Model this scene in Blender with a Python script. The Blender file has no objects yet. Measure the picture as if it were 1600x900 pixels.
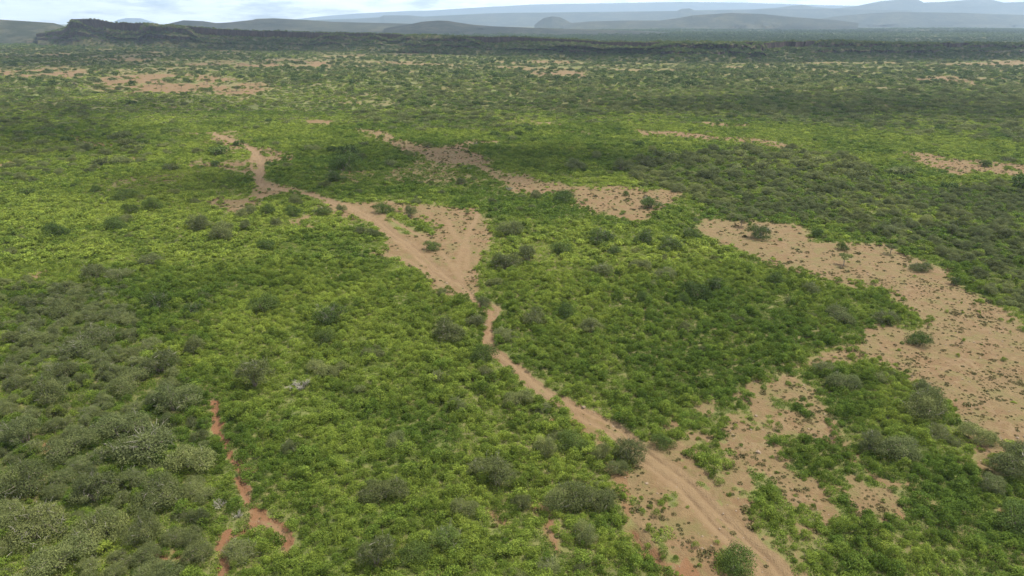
import bpy, math, time
import numpy as np
from math import radians

T0 = time.time()
# ------------------------------------------------------------------ camera
CAM_H = 45.0                       # metres above the plain
FOCAL = 1073.0                     # pixels, for a 1600 px wide picture
PITCH = math.atan(416.0 / FOCAL)   # looking down by this angle
scene = bpy.context.scene
cam_data = bpy.data.cameras.new("camera")
cam_data.sensor_width = 36.0
cam_data.lens = 36.0 * FOCAL / 1600.0
cam_data.clip_start = 0.5
cam_data.clip_end = 60000.0
cam = bpy.data.objects.new("camera", cam_data)
scene.collection.objects.link(cam)
cam.location = (0, 0, CAM_H)
cam.rotation_euler = (radians(90) - PITCH, 0, 0)
scene.camera = cam

# ------------------------------------------------------------------ sky and sun
SUN_ELEV, SUN_AZ = 63.0, 74.0      # azimuth measured from +Y (away from camera) towards +X
world = bpy.data.worlds.new("World")
scene.world = world
world.use_nodes = True
wn, wl = world.node_tree.nodes, world.node_tree.links
wn.clear()
w_out = wn.new("ShaderNodeOutputWorld")
w_bg = wn.new("ShaderNodeBackground")
w_sky = wn.new("ShaderNodeTexSky")
w_sky.sky_type = 'NISHITA'
w_sky.sun_disc = False
w_sky.sun_elevation = radians(SUN_ELEV)
w_sky.sun_rotation = radians(SUN_AZ)
w_sky.altitude = 1200
w_sky.dust_density = 1.5
w_sky.air_density = 1.0
w_tc = wn.new("ShaderNodeTexCoord")
w_map = wn.new("ShaderNodeMapping")
w_map.inputs['Scale'].default_value = (14, 14, 90)
w_noise = wn.new("ShaderNodeTexNoise")
w_noise.inputs['Scale'].default_value = 1.0
w_noise.inputs['Detail'].default_value = 8.0
w_noise.inputs['Roughness'].default_value = 0.62
w_ramp = wn.new("ShaderNodeValToRGB")
w_ramp.color_ramp.elements[0].position = 0.34
w_ramp.color_ramp.elements[1].position = 0.50
w_noise2 = wn.new("ShaderNodeTexNoise")
w_noise2.inputs['Scale'].default_value = 2.3
w_noise2.inputs['Detail'].default_value = 6.0
w_cl = wn.new("ShaderNodeMix"); w_cl.data_type = 'RGBA'
w_cl.inputs[6].default_value = (9.5, 9.7, 10.2, 1)
w_cl.inputs[7].default_value = (20, 20, 20, 1)
w_mix = wn.new("ShaderNodeMix"); w_mix.data_type = 'RGBA'
w_bg.inputs['Strength'].default_value = 0.058
wl.new(w_tc.outputs['Generated'], w_map.inputs['Vector'])
wl.new(w_map.outputs['Vector'], w_noise.inputs['Vector'])
wl.new(w_map.outputs['Vector'], w_noise2.inputs['Vector'])
wl.new(w_noise.outputs['Fac'], w_ramp.inputs['Fac'])
wl.new(w_noise2.outputs['Fac'], w_cl.inputs[0])
w_mul = wn.new("ShaderNodeMath"); w_mul.operation = 'MULTIPLY'; w_mul.inputs[1].default_value = 1.0
wl.new(w_ramp.outputs['Color'], w_mul.inputs[0])
wl.new(w_mul.outputs[0], w_mix.inputs[0])
wl.new(w_sky.outputs['Color'], w_mix.inputs[6])
wl.new(w_cl.outputs[2], w_mix.inputs[7])
wl.new(w_mix.outputs[2], w_bg.inputs['Color'])
wl.new(w_bg.outputs[0], w_out.inputs['Surface'])

sun_data = bpy.data.lights.new("sun", 'SUN')
sun_data.energy = 4.8
sun_data.angle = radians(1.2)
sun_data.color = (1.0, 0.92, 0.78)
sun = bpy.data.objects.new("sun", sun_data)
scene.collection.objects.link(sun)
SUN_DIR = np.array([math.cos(radians(SUN_ELEV)) * math.sin(radians(SUN_AZ)),
                    math.cos(radians(SUN_ELEV)) * math.cos(radians(SUN_AZ)),
                    math.sin(radians(SUN_ELEV))])
from mathutils import Vector
sun.rotation_euler = Vector(SUN_DIR).to_track_quat('Z', 'Y').to_euler()
sun.location = (0, 0, 400)

vs = scene.view_settings
vs.view_transform = 'Standard'
vs.look = 'None'
vs.exposure = 1.06
vs.gamma = 1.0
vs.use_curve_mapping = False
cy = scene.cycles
cy.max_bounces = 4
cy.diffuse_bounces = 2
cy.glossy_bounces = 1
cy.transmission_bounces = 2
cy.transparent_max_bounces = 20
cy.volume_bounces = 0
cy.use_denoising = True
cy.denoiser = 'OPENIMAGEDENOISE'
cy.denoising_input_passes = 'RGB_ALBEDO_NORMAL'
cy.denoising_prefilter = 'ACCURATE'
cy.use_adaptive_sampling = False
cy.use_light_tree = False
cy.sample_clamp_indirect = 6.0

# ------------------------------------------------------------------ helpers
ROOT = scene.collection
cp, sp_ = math.cos(PITCH), math.sin(PITCH)

def G(px, py):
    """a place on the plain (x, y in metres) from where it shows in the 1600x900 photo"""
    px = np.asarray(px, float); py = np.asarray(py, float)
    dx = (px - 800.0) / FOCAL
    dv = (450.0 - py) / FOCAL
    t = CAM_H / np.maximum(sp_ - dv * cp, 1e-4)
    return dx * t, (cp + dv * sp_) * t

def depth_of(x, y, z=0.0):
    return y * cp + (CAM_H - z) * sp_

def to_px(x, y, z=0.0):
    d = depth_of(x, y, z)
    v = y * sp_ - (CAM_H - z) * cp
    return 800 + FOCAL * x / d, 450 - FOCAL * v / d

def hash2(ix, iy, seed):
    h = (ix.astype(np.int64) * 374761393 + iy.astype(np.int64) * 668265263 + seed * 974634653) & 0xFFFFFFFF
    h = ((h ^ (h >> 13)) * 1274126177) & 0xFFFFFFFF
    h = (h ^ (h >> 16)) & 0xFFFFFFFF
    return h / 4294967295.0

def vnoise(x, y, seed=0):
    x0 = np.floor(x); y0 = np.floor(y)
    fx = x - x0; fy = y - y0
    fx = fx * fx * (3 - 2 * fx); fy = fy * fy * (3 - 2 * fy)
    a = hash2(x0, y0, seed); b = hash2(x0 + 1, y0, seed)
    c = hash2(x0, y0 + 1, seed); d = hash2(x0 + 1, y0 + 1, seed)
    return (a * (1 - fx) + b * fx) * (1 - fy) + (c * (1 - fx) + d * fx) * fy

def fbm(x, y, seed=0, octv=4):
    s = 0.0; a = 0.5; n = 0.0
    for o in range(octv):
        s = s + a * vnoise(x, y, seed + o * 17); n += a
        x = x * 2.03 + 11.3; y = y * 2.03 - 7.1; a *= 0.5
    return s / n

def smooth(e0, e1, x):
    t = np.clip((x - e0) / (e1 - e0), 0, 1)
    return t * t * (3 - 2 * t)

def poly_sd(P, x, y):
    """signed distance (inside positive) to the polygon P"""
    n = len(P)
    inside = np.zeros(x.shape, bool)
    dmin = np.full(x.shape, 1e18)
    for i in range(n):
        ax, ay = P[i]; bx, by = P[(i + 1) % n]
        ex, ey = bx - ax, by - ay
        t = np.clip(((x - ax) * ex + (y - ay) * ey) / (ex * ex + ey * ey + 1e-12), 0, 1)
        dmin = np.minimum(dmin, (x - ax - t * ex) ** 2 + (y - ay - t * ey) ** 2)
        if ay != by:
            cross = ((ay > y) != (by > y)) & (x < ex * (y - ay) / (by - ay) + ax)
            inside ^= cross
    d = np.sqrt(dmin)
    return np.where(inside, d, -d)

def line_dist(P, x, y):
    dmin = np.full(x.shape, 1e18)
    for i in range(len(P) - 1):
        ax, ay = P[i]; bx, by = P[i + 1]
        ex, ey = bx - ax, by - ay
        t = np.clip(((x - ax) * ex + (y - ay) * ey) / (ex * ex + ey * ey + 1e-12), 0, 1)
        dmin = np.minimum(dmin, (x - ax - t * ex) ** 2 + (y - ay - t * ey) ** 2)
    return np.sqrt(dmin)

def W(pts):
    a = np.array(pts, float)
    gx, gy = G(a[:, 0], a[:, 1])
    return np.stack([gx, gy], 1)

def smooth_line(P, k=4):
    P = np.asarray(P); out = []
    for i in range(len(P) - 1):
        p0 = P[max(i - 1, 0)]; p1 = P[i]; p2 = P[i + 1]; p3 = P[min(i + 2, len(P) - 1)]
        for j in range(k):
            t = j / k
            out.append(0.5 * ((2 * p1) + (-p0 + p2) * t + (2 * p0 - 5 * p1 + 4 * p2 - p3) * t * t + (-p0 + 3 * p1 - 3 * p2 + p3) * t ** 3))
    out.append(P[-1])
    return np.array(out)

# ------------------------------------------------------------------ layout of the place
# bare clearings: (outline, strength, redness)
BARE = [
 (W([(1075,356),(1094,336),(1151,349),(1229,346),(1269,352),(1280,376),(1384,381),(1425,400),(1482,421),(1499,448),(1550,475),(1600,507),(1760,580),(1760,760),(1640,712),(1600,697),(1560,700),(1545,752),(1520,715),(1490,650),(1479,630),(1418,593),(1398,576),(1357,563),(1296,566),(1250,572),(1310,540),(1347,520),(1345,510),(1415,515),(1432,495),(1418,480),(1398,458),(1357,449),(1323,447),(1276,428),(1205,414),(1155,394),(1111,377)]), 1.0, 0.0),
 (W([(584,211),(641,227),(679,243),(699,257),(745,268),(783,288),(800,306),(844,306),(895,306),(905,326),(935,338),(986,350),(1020,336),(1067,309),(1064,299),(969,293),(912,294),(851,286),(820,276),(780,273),(763,262),(768,250),(722,240),(739,230),(790,223),(733,223),(685,233),(648,227),(600,212)]), 1.0, 0.1),
 (W([(402,289),(419,287),(449,292),(507,303),(530,315),(631,316),(675,320),(739,333),(766,357),(770,374),(756,397),(738,428),(750,450),(738,468),(702,468),(685,458),(675,431),(648,414),(600,402),(581,397),(598,370),(577,345),(530,336),(500,340),(473,357),(450,352),(500,336),(520,318),(486,303),(449,303),(402,319),(358,333),(324,323),(317,313),(382,306)]), 0.97, 0.1),
 (W([(314,211),(358,206),(360,222),(388,230),(432,233),(473,249),(449,255),(412,262),(412,279),(405,290),(382,269),(345,262),(280,265),(280,255),(324,252),(372,250),(368,237),(331,225)]), 0.74, 0.15),
 (W([(556,199),(600,206),(650,220),(700,236),(728,246),(704,262),(665,246),(620,233),(566,212)]), 1.0, 0.1),
 (W([(98,215),(104,213),(118,221),(162,222),(180,231),(149,230),(111,226)]), 1.0, 0.6),
 (W([(150,122),(189,118),(287,113),(412,127),(430,140),(399,151),(338,147),(216,148),(162,146),(130,136)]), 0.62, 0.35),
 (W([(-60,108),(80,107),(150,112),(120,121),(60,125),(-60,122)]), 0.6, 0.35),
 (W([(820,110),(920,111),(930,124),(840,119)]), 0.8, 0.2),
 (W([(1405,124),(1500,121),(1680,124),(1680,132),(1500,132)]), 0.8, 0.15),
 (W([(1398,242),(1418,237),(1482,245),(1533,252),(1680,257),(1680,282),(1560,276),(1485,272),(1452,259),(1405,250)]), 0.93, 0.25),
 (W([(1391,283),(1415,284),(1440,297),(1405,294)]), 0.9, 0.1),
 (W([(827,190),(901,198),(905,203),(840,198)]), 0.7, 0.1),
 (W([(982,203),(1067,207),(1127,213),(1229,224),(1272,231),(1230,234),(1110,218),(990,212)]), 0.85, 0.25),
 (W([(1075,186),(1178,197),(1170,201),(1080,192)]), 0.6, 0.25),
 (W([(875,231),(930,232),(952,236),(900,238)]), 0.8, 0.3),
 (W([(0,255),(20,250),(25,258),(0,262)]), 0.8, 0.6),
 (W([(300,98),(520,96),(560,101),(420,106),(320,104)]), 0.5, 0.4),
 (W([(480,190),(535,186),(530,194),(485,196)]), 0.7, 0.3),
 # mixed soil and shrubs beside the track, lower right
 (W([(1040,640),(1195,588),(1270,600),(1320,690),(1250,715),(1320,800),(1235,762),(1150,760),(1200,830),(1262,880),(1275,905),(1290,960),(1060,960),(1000,860),(975,800),(960,752),(1000,712)]), 0.66, 0.0),
 (W([(1000,715),(1045,735),(1110,800),(1195,900),(1215,960),(1105,960),(1060,880),(1010,810),(970,760)]), 0.95, 0.1),
 (W([(1010,690),(1060,690),(1100,730),(1160,770),(1230,860),(1260,930),(1200,890),(1120,800)]), 0.8, 0.05),
 (W([(1205,578),(1245,580),(1280,610),(1255,618),(1215,598)]), 0.95, 0.0),
 (W([(1240,742),(1275,752),(1318,800),(1290,800),(1262,775)]), 0.95, 0.1),
 (W([(1010,690),(1090,650),(1180,640),(1330,690),(1420,760),(1420,830),(1330,820),(1240,850),(1290,930),(1210,890),(1110,780)]), 0.50, 0.0),
 (W([(1330,720),(1350,724),(1400,752),(1468,785),(1440,785),(1380,755)]), 0.95, 0.2),
 (W([(1380,790),(1400,790),(1424,826),(1405,818)]), 1.0, 0.5),
 (W([(1150,640),(1170,632),(1200,690),(1215,725),(1180,720)]), 0.85, 0.0),
 (W([(970,826),(990,822),(1040,872),(1028,884),(1000,866)]), 1.0, 0.7),
 (W([(945,725),(975,728),(990,800),(972,820),(955,770)]), 0.85, 0.5),
 (W([(826,786),(845,792),(875,840),(880,872),(862,868)]), 0.9, 0.55),
 (W([(750,798),(765,800),(795,825),(780,826)]), 0.9, 0.55),
 (W([(905,640),(915,650),(935,690),(945,715),(930,705),(912,672)]), 0.95, 0.4),
 (W([(215,876),(255,872),(262,886),(225,890)]), 0.9, 0.8),
 (W([(258,862),(305,856),(300,872),(265,876)]), 0.8, 0.8),
 (W([(375,815),(430,805),(455,850),(440,862),(425,835),(380,835)]), 0.7, 0.7),
 (W([(60,705),(78,700),(82,722),(68,724)]), 0.9, 0.7),
 (W([(48,422),(62,420),(72,427),(55,431)]), 0.9, 0.3),
 (W([(1030,870),(1075,860),(1110,905),(1110,960),(1040,960)]), 0.8, 0.75),
 (W([(478,352),(498,354),(496,361),(480,360)]), 0.8, 0.1),
 # slivers in the right hand scrub
 (W([(1450,888),(1462,880),(1480,930),(1466,930)]), 0.8, 0.4),
 (W([(1555,785),(1568,790),(1590,820),(1575,818)]), 0.8, 0.5),
]
ISLAND = [W([(586,330),(640,333),(675,348),(695,366),(625,366),(600,348)]),
          W([(360,238),(398,236),(405,250),(366,250)]),
          W([(718,233),(775,229),(770,242),(735,243)])]
TRACK = smooth_line(W([(330,208),(372,222),(398,236),(408,262),(405,284),(419,292),(473,301),(517,316),(550,326),(584,343),(614,367),(648,390),(672,412),(697,434),(722,451),(738,466),(752,478),(766,488),(765,503),(762,525),(776,549),(797,566),(820,586),(844,606),(885,627),(918,647),(949,661),(972,678),(1010,711),(1047,738),(1072,758),(1096,782),(1128,815),(1162,846),(1195,876),(1214,902),(1255,960)]), 3)
SPURS = [smooth_line(W(p), 4) for p in (
    [(345,262),(382,270),(405,284)],
    [(398,236),(392,255),(403,275),(405,284)],
    [(584,330),(640,360),(690,395),(722,440)],
    [(748,336),(735,360),(722,392),(716,420),(722,450)],
    [(700,345),(712,372),(730,385),(728,420)],
    [(585,395),(640,408),(690,447)],
    [(1212,930),(1130,830),(1060,762),(1015,722)],
    [(766,475),(778,485),(770,498)],
)]
PATHS = [smooth_line(W(p), 4) for p in (   # narrow eroded red paths
    [(336,632),(337,645),(338,657),(344,680),(358,707),(371,724),(395,734)],
    [(371,724),(376,755),(388,782),(405,802),(432,815),(449,846)],
    [(405,805),(388,826),(353,839),(347,866),(346,940)],
    [(585,211),(560,203),(520,192)],
    [(866,655),(905,655)],
)]
TL = W([(-260,430),(60,435),(180,455),(235,540),(290,585),(325,640),(335,720),(345,800),(330,860),(230,960),(-260,960)])
WR = W([(1075,305),(1100,325),(1150,345),(1230,342),(1385,376),(1430,398),(1490,422),(1512,450),(1620,503),(1850,580),(1850,285),(1600,285),(1450,300),(1390,280),(1350,250),(1270,240),(1150,232),(1040,240),(980,262),(990,290)])
WU = W([(930,185),(1080,178),(1200,195),(1330,205),(1600,225),(1850,230),(1850,104),(1300,106),(1000,106),(800,110),(780,150),(850,175)])
WM = W([(370,105),(560,92),(820,98),(850,160),(830,230),(760,215),(680,205),(600,200),(560,195),(560,175),(640,160),(520,132),(400,125)])
WL = W([(-200,95),(130,95),(130,200),(300,200),(330,235),(200,260),(140,280),(-200,300)])

def zg(x, y):
    """height of the plain"""
    d = np.maximum(y, 20.0)
    z = (fbm(x / 38, y / 38, 5, 3) - 0.5) * 1.1 + (fbm(x / 5.5, y / 5.5, 9, 3) - 0.5) * 0.28
    z = z + (fbm(x / 260, y / 260, 21, 2) - 0.5) * 5.0 * smooth(250, 900, d)
    z = z + (fbm(x / 900, y / 900, 23, 3) - 0.5) * 14.0 * smooth(1500, 4000, d)
    near = y < 420
    if near.any():
        xn, yn = x[near], y[near]
        dp = np.minimum.reduce([line_dist(P, xn, yn) for P in PATHS])
        z[near] -= 0.30 * np.exp(-(dp / 0.5) ** 2)
        dt = line_dist(TRACK, xn, yn)
        z[near] -= 0.16 * np.exp(-(dt / 1.6) ** 4) + 0.13 * np.exp(-((dt - 0.72) / 0.22) ** 2)
        for i in (26,):
            z[near] -= 0.55 * smooth(-0.6, 0.9, poly_sd(BARE[28][0], xn, yn))
    return z

def masks(x, y):
    """bare soil, redness and wheel track at each place"""
    d = np.maximum(y, 25.0)
    wa = np.clip(0.016 * d, 0.5, 9.0)
    ws = np.clip(0.05 * d, 2.0, 40.0)
    wx = x + (fbm(x / ws, y / ws, 31, 4) - 0.5) * 3.4 * wa
    wy = y + (fbm(x / ws, y / ws, 37, 4) - 0.5) * 5.0 * wa
    bare = np.zeros(x.shape); red = np.zeros(x.shape)
    m1, m2 = smooth(80, 120, d), smooth(220, 320, d)
    patch = fbm(x / 2.4, y / 3.0, 41, 4) * (1 - m1) + fbm(x / 6, y / 8, 42, 4) * m1 * (1 - m2) + fbm(x / 17, y / 26, 43, 5) * m2
    for P, s, r in BARE:
        lo = P.min(0) - 10; hi = P.max(0) + 10
        m = (wx > lo[0]) & (wx < hi[0]) & (wy > lo[1]) & (wy < hi[1])
        if not m.any():
            continue
        sd = poly_sd(P, wx[m], wy[m])
        e = np.clip(0.022 * d[m], 1.1, 18.0)
        b = smooth(-e, e, sd)
        if s < 0.96:
            th = .30 + (.93 - s) * .5
            b = b * smooth(th - .06, th + .08, patch[m])
        b = b * min(1.0, s + 0.3)
        red[m] = np.where(b > bare[m], np.maximum(r, 0) , red[m])
        bare[m] = np.maximum(bare[m], b)
    for P in ISLAND:
        lo = P.min(0) - 3; hi = P.max(0) + 3
        m = (wx > lo[0]) & (wx < hi[0]) & (wy > lo[1]) & (wy < hi[1])
        if m.any():
            bare[m] *= 1 - 0.85 * smooth(-1.0, 1.5, poly_sd(P, wx[m], wy[m]))
    track = np.zeros(x.shape)
    near = y < 420
    if near.any():
        xn, yn = x[near], y[near]
        dn = np.clip(yn / 100, .6, 3)
        dt = line_dist(TRACK, xn, yn) + (fbm(xn / 1.3, yn / 1.3, 51, 3) - .5) * 1.3 * np.clip(dn, .6, 1.6)
        hw = np.interp(yn, [40, 55, 68, 80, 92, 104, 116, 128, 150, 200, 300], [1.5, 1.5, 1.3, 1.05, .85, .70, .75, 1.2, 1.5, 1.3, 1.5])
        t = 1 - smooth(hw * .85, hw * 1.35, dt)
        tk = t
        for P in SPURS:
            ds = line_dist(P, xn, yn) + (fbm(xn / 1.1, yn / 1.1, 53, 3) - .5) * 0.8
            tk = np.maximum(tk, 0.75 * (1 - smooth(0.3, 0.9, ds)))
        b = bare[near]; r = red[near]
        for P in PATHS:
            ds = line_dist(P, xn, yn) + (fbm(xn / 0.9, yn / 0.9, 57, 3) - .5) * 1.5
            p = 1 - smooth(0.25, 0.75, ds)
            r = np.where(p > b, 0.85, r); b = np.maximum(b, p)
        wash = np.exp(-((xn - G(768, 500)[0]) / 4) ** 2 - ((yn - G(768, 505)[1]) / 16) ** 2)
        r = np.maximum(r, 0.75 * wash * (t > .3))
        bare[near] = np.maximum(b, tk); red[near] = r; track[near] = tk
    rut = np.zeros(x.shape)
    if near.any():
        dr = line_dist(TRACK, xn, yn) + (fbm(xn / 3.0, yn / 3.0, 55, 2) - .5) * .35
        brk = smooth(.38, .55, fbm(xn / 2.2, yn / 2.2, 59, 3))
        rut[near] = np.exp(-((dr - .72) / .15) ** 2) * brk
        bare_n = bare[near]
        crown_ = (1 - smooth(.12, .34, dr)) * smooth(.50, .60, fbm(xn / 2.6, yn / 2.6, 58, 3)) * (yn < 135)
        track[near] = track[near] * (1 - .8 * crown_)
        bare[near] = bare_n * (1 - .45 * crown_)
    masks.rut = rut
    far = smooth(450, 800, d)
    speck = smooth(0.50, 0.62, fbm(x / 60, y / 30, 61, 5)) * far * 0.62 * (1 - smooth(900, 1700, d) * .6)
    mid = smooth(140, 220, d) * (1 - far)
    speck = np.maximum(speck, smooth(.66, .76, fbm(x / 24, y / 30, 63, 5)) * mid * .5)
    red = np.where(speck > bare, 0.35, red)
    bare = np.maximum(bare, speck)
    return bare, red, track

# ------------------------------------------------------------------ materials
MATS = {}
def new_mat(name):
    m = bpy.data.materials.new(name); m.use_nodes = True
    nt = m.node_tree; nt.nodes.clear()
    MATS[name] = m
    return m, nt.nodes, nt.links

def mixcol(n, l, fac, a, b, blend='MIX'):
    k = n.new("ShaderNodeMix"); k.data_type = 'RGBA'; k.blend_type = blend
    for sock, v in ((0, fac), (6, a), (7, b)):
        if isinstance(v, (int, float)):
            k.inputs[sock].default_value = v
        elif isinstance(v, tuple):
            k.inputs[sock].default_value = (*v, 1) if len(v) == 3 else v
        else:
            l.new(v, k.inputs[sock])
    return k.outputs[2]

def math_(n, l, op, a, b=None, clamp=False):
    k = n.new("ShaderNodeMath"); k.operation = op; k.use_clamp = clamp
    for i, v in enumerate((a, b)):
        if v is None:
            continue
        if isinstance(v, (int, float)):
            k.inputs[i].default_value = v
        else:
            l.new(v, k.inputs[i])
    return k.outputs[0]

def noise_(n, l, vec, scale, detail=4, rough=.55):
    k = n.new("ShaderNodeTexNoise")
    k.inputs['Scale'].default_value = scale
    k.inputs['Detail'].default_value = detail
    k.inputs['Roughness'].default_value = rough
    if vec is not None:
        l.new(vec, k.inputs['Vector'])
    return k.outputs['Fac']

def ramp_(n, l, fac, p0, p1):
    k = n.new("ShaderNodeMapRange")
    k.inputs['From Min'].default_value = p0
    k.inputs['From Max'].default_value = p1
    k.interpolation_type = 'SMOOTHSTEP'
    l.new(fac, k.inputs['Value'])
    return k.outputs['Result']

def attr_(n, name, typ='GEOMETRY'):
    k = n.new("ShaderNodeAttribute"); k.attribute_name = name; k.attribute_type = typ
    return k

def leaf_material(name, ca, cb, transl=0.25, rough=.7):
    """leaf colour runs from ca to cb with the plant's own tint, and varies leaf by leaf"""
    m, n, l = new_mat(name)
    out = n.new("ShaderNodeOutputMaterial")
    tint = attr_(n, "tint", 'INSTANCER').outputs['Fac']
    lv = attr_(n, "lv").outputs['Fac']
    c = mixcol(n, l, tint, ca, cb)
    v = math_(n, l, 'MULTIPLY_ADD', lv, 0.9); v.node.inputs[2].default_value = 0.55
    oi = n.new("ShaderNodeObjectInfo")
    pv = math_(n, l, 'MULTIPLY_ADD', oi.outputs['Random'], 0.45); pv.node.inputs[2].default_value = 0.78
    v = math_(n, l, 'MULTIPLY', v, pv)
    hsv = n.new("ShaderNodeHueSaturation")
    l.new(c, hsv.inputs['Color']); l.new(v, hsv.inputs['Value'])
    h = math_(n, l, 'MULTIPLY_ADD', lv, -0.03); h.node.inputs[2].default_value = 0.515
    l.new(h, hsv.inputs['Hue'])
    p = n.new("ShaderNodeBsdfPrincipled")
    p.inputs['Roughness'].default_value = rough
    p.inputs['Specular IOR Level'].default_value = 0.08
    l.new(hsv.outputs[0], p.inputs['Base Color'])
    t = n.new("ShaderNodeBsdfTranslucent")
    tc = mixcol(n, l, 0.5, hsv.outputs[0], (0.30, 0.36, 0.03), 'MIX')
    l.new(hsv.outputs[0], t.inputs['Color'])
    mx = n.new("ShaderNodeMixShader"); mx.inputs[0].default_value = transl
    l.new(p.outputs[0], mx.inputs[1]); l.new(t.outputs[0], mx.inputs[2])
    l.new(mx.outputs[0], out.inputs['Surface'])
    return m

M_shrub = leaf_material("leafy_shrub_leaves", (0.070, 0.116, 0.018), (0.186, 0.240, 0.040), 0.43)
M_acacia = leaf_material("acacia_leaves", (0.084, 0.104, 0.040), (0.150, 0.170, 0.058), 0.36)
M_dark = leaf_material("broadleaf_bush_leaves", (0.046, 0.076, 0.018), (0.096, 0.130, 0.030), 0.28)
M_herb = leaf_material("herb_leaves", (0.045, 0.052, 0.018), (0.120, 0.100, 0.045), 0.2)

def bark_material(name, ca, cb):
    m, n, l = new_mat(name)
    out = n.new("ShaderNodeOutputMaterial"); p = n.new("ShaderNodeBsdfPrincipled")
    tc = n.new("ShaderNodeTexCoord")
    f = noise_(n, l, tc.outputs['Object'], 14, 4)
    l.new(mixcol(n, l, f, ca, cb), p.inputs['Base Color'])
    p.inputs['Roughness'].default_value = .85
    l.new(p.outputs[0], out.inputs[0])
    return m
M_bark = bark_material("acacia_bark", (0.10, 0.08, 0.06), (0.22, 0.19, 0.15))
M_twig = bark_material("grey_twig_bark", (0.11, 0.10, 0.085), (0.24, 0.225, 0.195))

def ground_material():
    m, n, l = new_mat("savanna_soil_and_grass")
    out = n.new("ShaderNodeOutputMaterial"); p = n.new("ShaderNodeBsdfPrincipled")
    geo = n.new("ShaderNodeNewGeometry"); P = geo.outputs['Position']
    bare = attr_(n, "bare").outputs['Fac']; red = attr_(n, "red").outputs['Fac']; track = attr_(n, "track").outputs['Fac']
    n1 = noise_(n, l, P, 0.11, 5, .6); n2 = noise_(n, l, P, 0.9, 6, .65); n3 = noise_(n, l, P, 6.0, 4, .6)
    nf = noise_(n, l, P, 0.012, 5, .6)
    soil = mixcol(n, l, ramp_(n, l, n1, .38, .62), (0.102, 0.075, 0.038), (0.098, 0.063, 0.033))
    soil = mixcol(n, l, ramp_(n, l, n2, .45, .70), soil, (0.126, 0.091, 0.047))
    soil = mixcol(n, l, red, soil, (0.112, 0.054, 0.028))
    soil = mixcol(n, l, math_(n, l, 'MULTIPLY', ramp_(n, l, n3, .52, .72), .35), soil, (0.056, 0.040, 0.022))
    # thin dry grass and moss-green film on parts of the soil
    film = math_(n, l, 'MULTIPLY', ramp_(n, l, noise_(n, l, P, 0.35, 6, .7), .46, .62), .7)
    film = math_(n, l, 'MULTIPLY', film, math_(n, l, 'SUBTRACT', 1.0, track))
    film = math_(n, l, 'MULTIPLY', film, math_(n, l, 'SUBTRACT', 1.0, red, True))
    soil = mixcol(n, l, film, soil, (0.086, 0.078, 0.030))
    soil = mixcol(n, l, math_(n, l, 'MULTIPLY', track, .75), soil, mixcol(n, l, n2, (0.120, 0.082, 0.046), (0.148, 0.106, 0.062)))
    soil = mixcol(n, l, math_(n, l, 'MULTIPLY', attr_(n, 'rut').outputs['Fac'], .6), soil, (0.070, 0.044, 0.025))
    grass = mixcol(n, l, ramp_(n, l, n2, .35, .65), (0.050, 0.066, 0.018), (0.092, 0.108, 0.030))
    grass = mixcol(n, l, ramp_(n, l, n1, .45, .7), grass, (0.095, 0.085, 0.034))
    grass = mixcol(n, l, ramp_(n, l, nf, .4, .65), grass, (0.098, 0.084, 0.040))
    rill = n.new('ShaderNodeTexVoronoi'); rill.feature = 'DISTANCE_TO_EDGE'; rill.inputs['Scale'].default_value = .22
    wv = n.new('ShaderNodeVectorMath'); wv.operation = 'MULTIPLY_ADD'
    nz = n.new('ShaderNodeTexNoise'); nz.inputs['Scale'].default_value = .5; l.new(P, nz.inputs['Vector'])
    l.new(nz.outputs['Color'], wv.inputs[0]); wv.inputs[1].default_value = (5, 5, 0); l.new(P, wv.inputs[2])
    l.new(wv.outputs[0], rill.inputs['Vector'])
    rf = math_(n, l, 'MULTIPLY', math_(n, l, 'SUBTRACT', 1.0, ramp_(n, l, rill.outputs['Distance'], 0.0, .10)), math_(n, l, 'MULTIPLY', ramp_(n, l, n1, .45, .6), .5))
    soil = mixcol(n, l, math_(n, l, 'MULTIPLY', rf, math_(n, l, 'SUBTRACT', 1.0, track)), soil, (0.135, 0.098, 0.058))
    edge = math_(n, l, 'ADD', bare, math_(n, l, 'ADD', math_(n, l, 'MULTIPLY', math_(n, l, 'SUBTRACT', n2, .5), .9), math_(n, l, 'MULTIPLY', math_(n, l, 'SUBTRACT', noise_(n, l, P, .28, 5, .65), .5), .8)))
    f = ramp_(n, l, edge, .22, .78)
    halo = math_(n, l, 'MULTIPLY', ramp_(n, l, edge, .02, .35), .8)
    grass = mixcol(n, l, halo, grass, mixcol(n, l, n2, (0.092, 0.092, 0.030), (0.112, 0.102, 0.040)))
    l.new(mixcol(n, l, f, grass, soil), p.inputs['Base Color'])
    p.inputs['Roughness'].default_value = .92
    p.inputs['Specular IOR Level'].default_value = .15
    bump = n.new("ShaderNodeBump"); bump.inputs['Strength'].default_value = 1.0; bump.inputs['Distance'].default_value = .22
    hgt = math_(n, l, 'ADD', math_(n, l, 'MULTIPLY', n3, .6), n2)
    l.new(hgt, bump.inputs['Height']); l.new(bump.outputs[0], p.inputs['Normal'])
    l.new(p.outputs[0], out.inputs[0])
    return m
M_ground = ground_material()

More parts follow.
